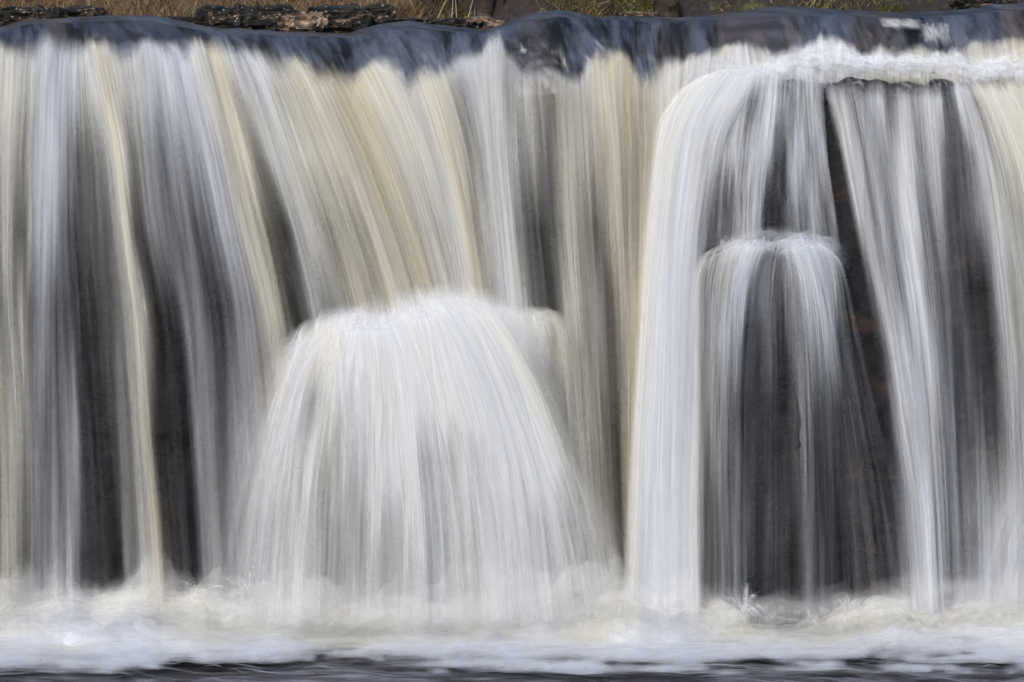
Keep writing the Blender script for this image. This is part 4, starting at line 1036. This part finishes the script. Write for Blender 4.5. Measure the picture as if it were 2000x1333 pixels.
k = vnoise(xs * 1.6, ys * 1.6, 6) > .64
o = blades('moss_grass', xs[k], ys[k], .1, .004, .8, GREEN + STRAW[:2])
tag(o, 'patchy short olive grass and moss on the bare brown bank', 'grass', kind='stuff')

def tuft(px, w, label, n=260, L=.2, cols=GREEN, Y=3.2, py=36):
    for Y in np.linspace(2.9, 5.2, 60):
        s = (Y - CAM_Y) / 24. * K
        x = (px - 1000) * s
        if bank_z(np.array([x]), np.array([Y]))[0] > CAM_Z - (py + HZ) * s: break
    root = thing('grass_tuft', label, 'grass tuft', (x, Y, float(bank_z(np.array([x]), np.array([Y]))[0])), 'grass tufts on the far bank')
    xs = x + RNG.normal(0, w * s / 3.2, n); ys = Y + RNG.normal(0, .09, n)
    adopt(blades('grass_blades', xs, ys, L, .0045, .95, cols), root)
    root.children[0]['kind'] = 'stuff'
tuft(1150, 110, 'large straw and green grass tuft overhanging the water near the middle', 700, .26, GREEN + STRAW, 3.05)
tuft(1250, 70, 'fresh green grass tuft right of the large straw tuft', 420, .24, GREEN[:3], 3.1)
tuft(1090, 60, 'yellowish mossy tuft behind the highest hump of dark water', 300, .14, GREEN + STRAW[:1], 3.15)
tuft(1430, 60, 'flat yellow green cushion of grass on the brown rock bank', 260, .09, GREEN[:3], 3.1)
tuft(1590, 110, 'hanging olive tuft at the top edge right of centre', 420, .2, GREEN, 3.3)
tuft(1725, 100, 'dark green mossy tuft above the first rapids on the right', 420, .18, GREEN[:4], 3.2)
tuft(870, 80, 'green tuft under the thin twigs beside the dark roots', 320, .16, GREEN + STRAW[:2], 3.1)
tuft(790, 70, 'straw tuft between the jagged black rock and the twigs', 300, .2, STRAW, 3.05)

# roots and twigs
def tube(pts, r0, r1, sides=8):
    pts = [Vector(p) for p in pts]; V = []; F = []
    for i, p in enumerate(pts):
        d = (pts[min(i + 1, len(pts) - 1)] - pts[max(i - 1, 0)]).normalized()
        a = d.orthogonal().normalized(); b = d.cross(a)
        r = r0 + (r1 - r0) * i / (len(pts) - 1)
        for j in range(sides):
            t = 2 * math.pi * j / sides
            V.append(p + (a * math.cos(t) + b * math.sin(t)) * r * (1 + .2 * mnoise.noise(p * 6 + Vector((j, 0, 0)))))
    for i in range(len(pts) - 1):
        for j in range(sides):
            F.append((i * sides + j, i * sides + (j + 1) % sides, (i + 1) * sides + (j + 1) % sides, (i + 1) * sides + j))
    return V, F
def root_thing(px, dx, r, label, Y=3.5):
    s = (Y - CAM_Y) / 24. * K; x = (px - 1000) * s
    pts = [(x + dx * t + .06 * math.sin(t * 5 + px), Y + .5 * t, 4.2 + 1.3 * t) for t in np.linspace(0, 1, 12)]
    V, F = tube(pts, r, r * .6, 10)
    o = mesh_obj('tree_root', [tuple(v) for v in V], F, M_bark)
    tag(o, label, 'root', group='roots hanging from the far bank')
root_thing(845, .05, .07, 'thick dark root left of the brown earth hollow')
root_thing(885, -.1, .05, 'second root from the left in the dark hollow')
root_thing(930, .12, .08, 'widest brown root in the middle of the dark hollow')
root_thing(985, -.08, .05, 'leaning root at the right end of the dark hollow')
def twig(px, dx, label, Y=2.95, L=.45):
    s = (Y - CAM_Y) / 24. * K; x = (px - 1000) * s
    pts = [(x + dx * t, Y + .05 * math.sin(3 * t), 4.3 + L * t) for t in np.linspace(0, 1, 8)]
    V, F = tube(pts, .005, .0025, 6)
    o = mesh_obj('twig', [tuple(v) for v in V], F, M_straw)
    tag(o, label, 'twig', group='bare twigs on the far bank')
kk = NT('pale_twig'); pb = kk.n('ShaderNodeBsdfPrincipled', {'Base Color': c4(.34, .26, .17), 'Roughness': .8}); kk.set(kk.out.inputs['Surface'], pb)
M_straw = kk.m
twig(838, .22, 'pale twig leaning right above the mossy shelf')
twig(880, .03, 'upright pale twig above the green tuft')
twig(893, -.02, 'thin upright twig just right of its taller neighbour')
twig(905, .12, 'twig leaning right against the dark roots')
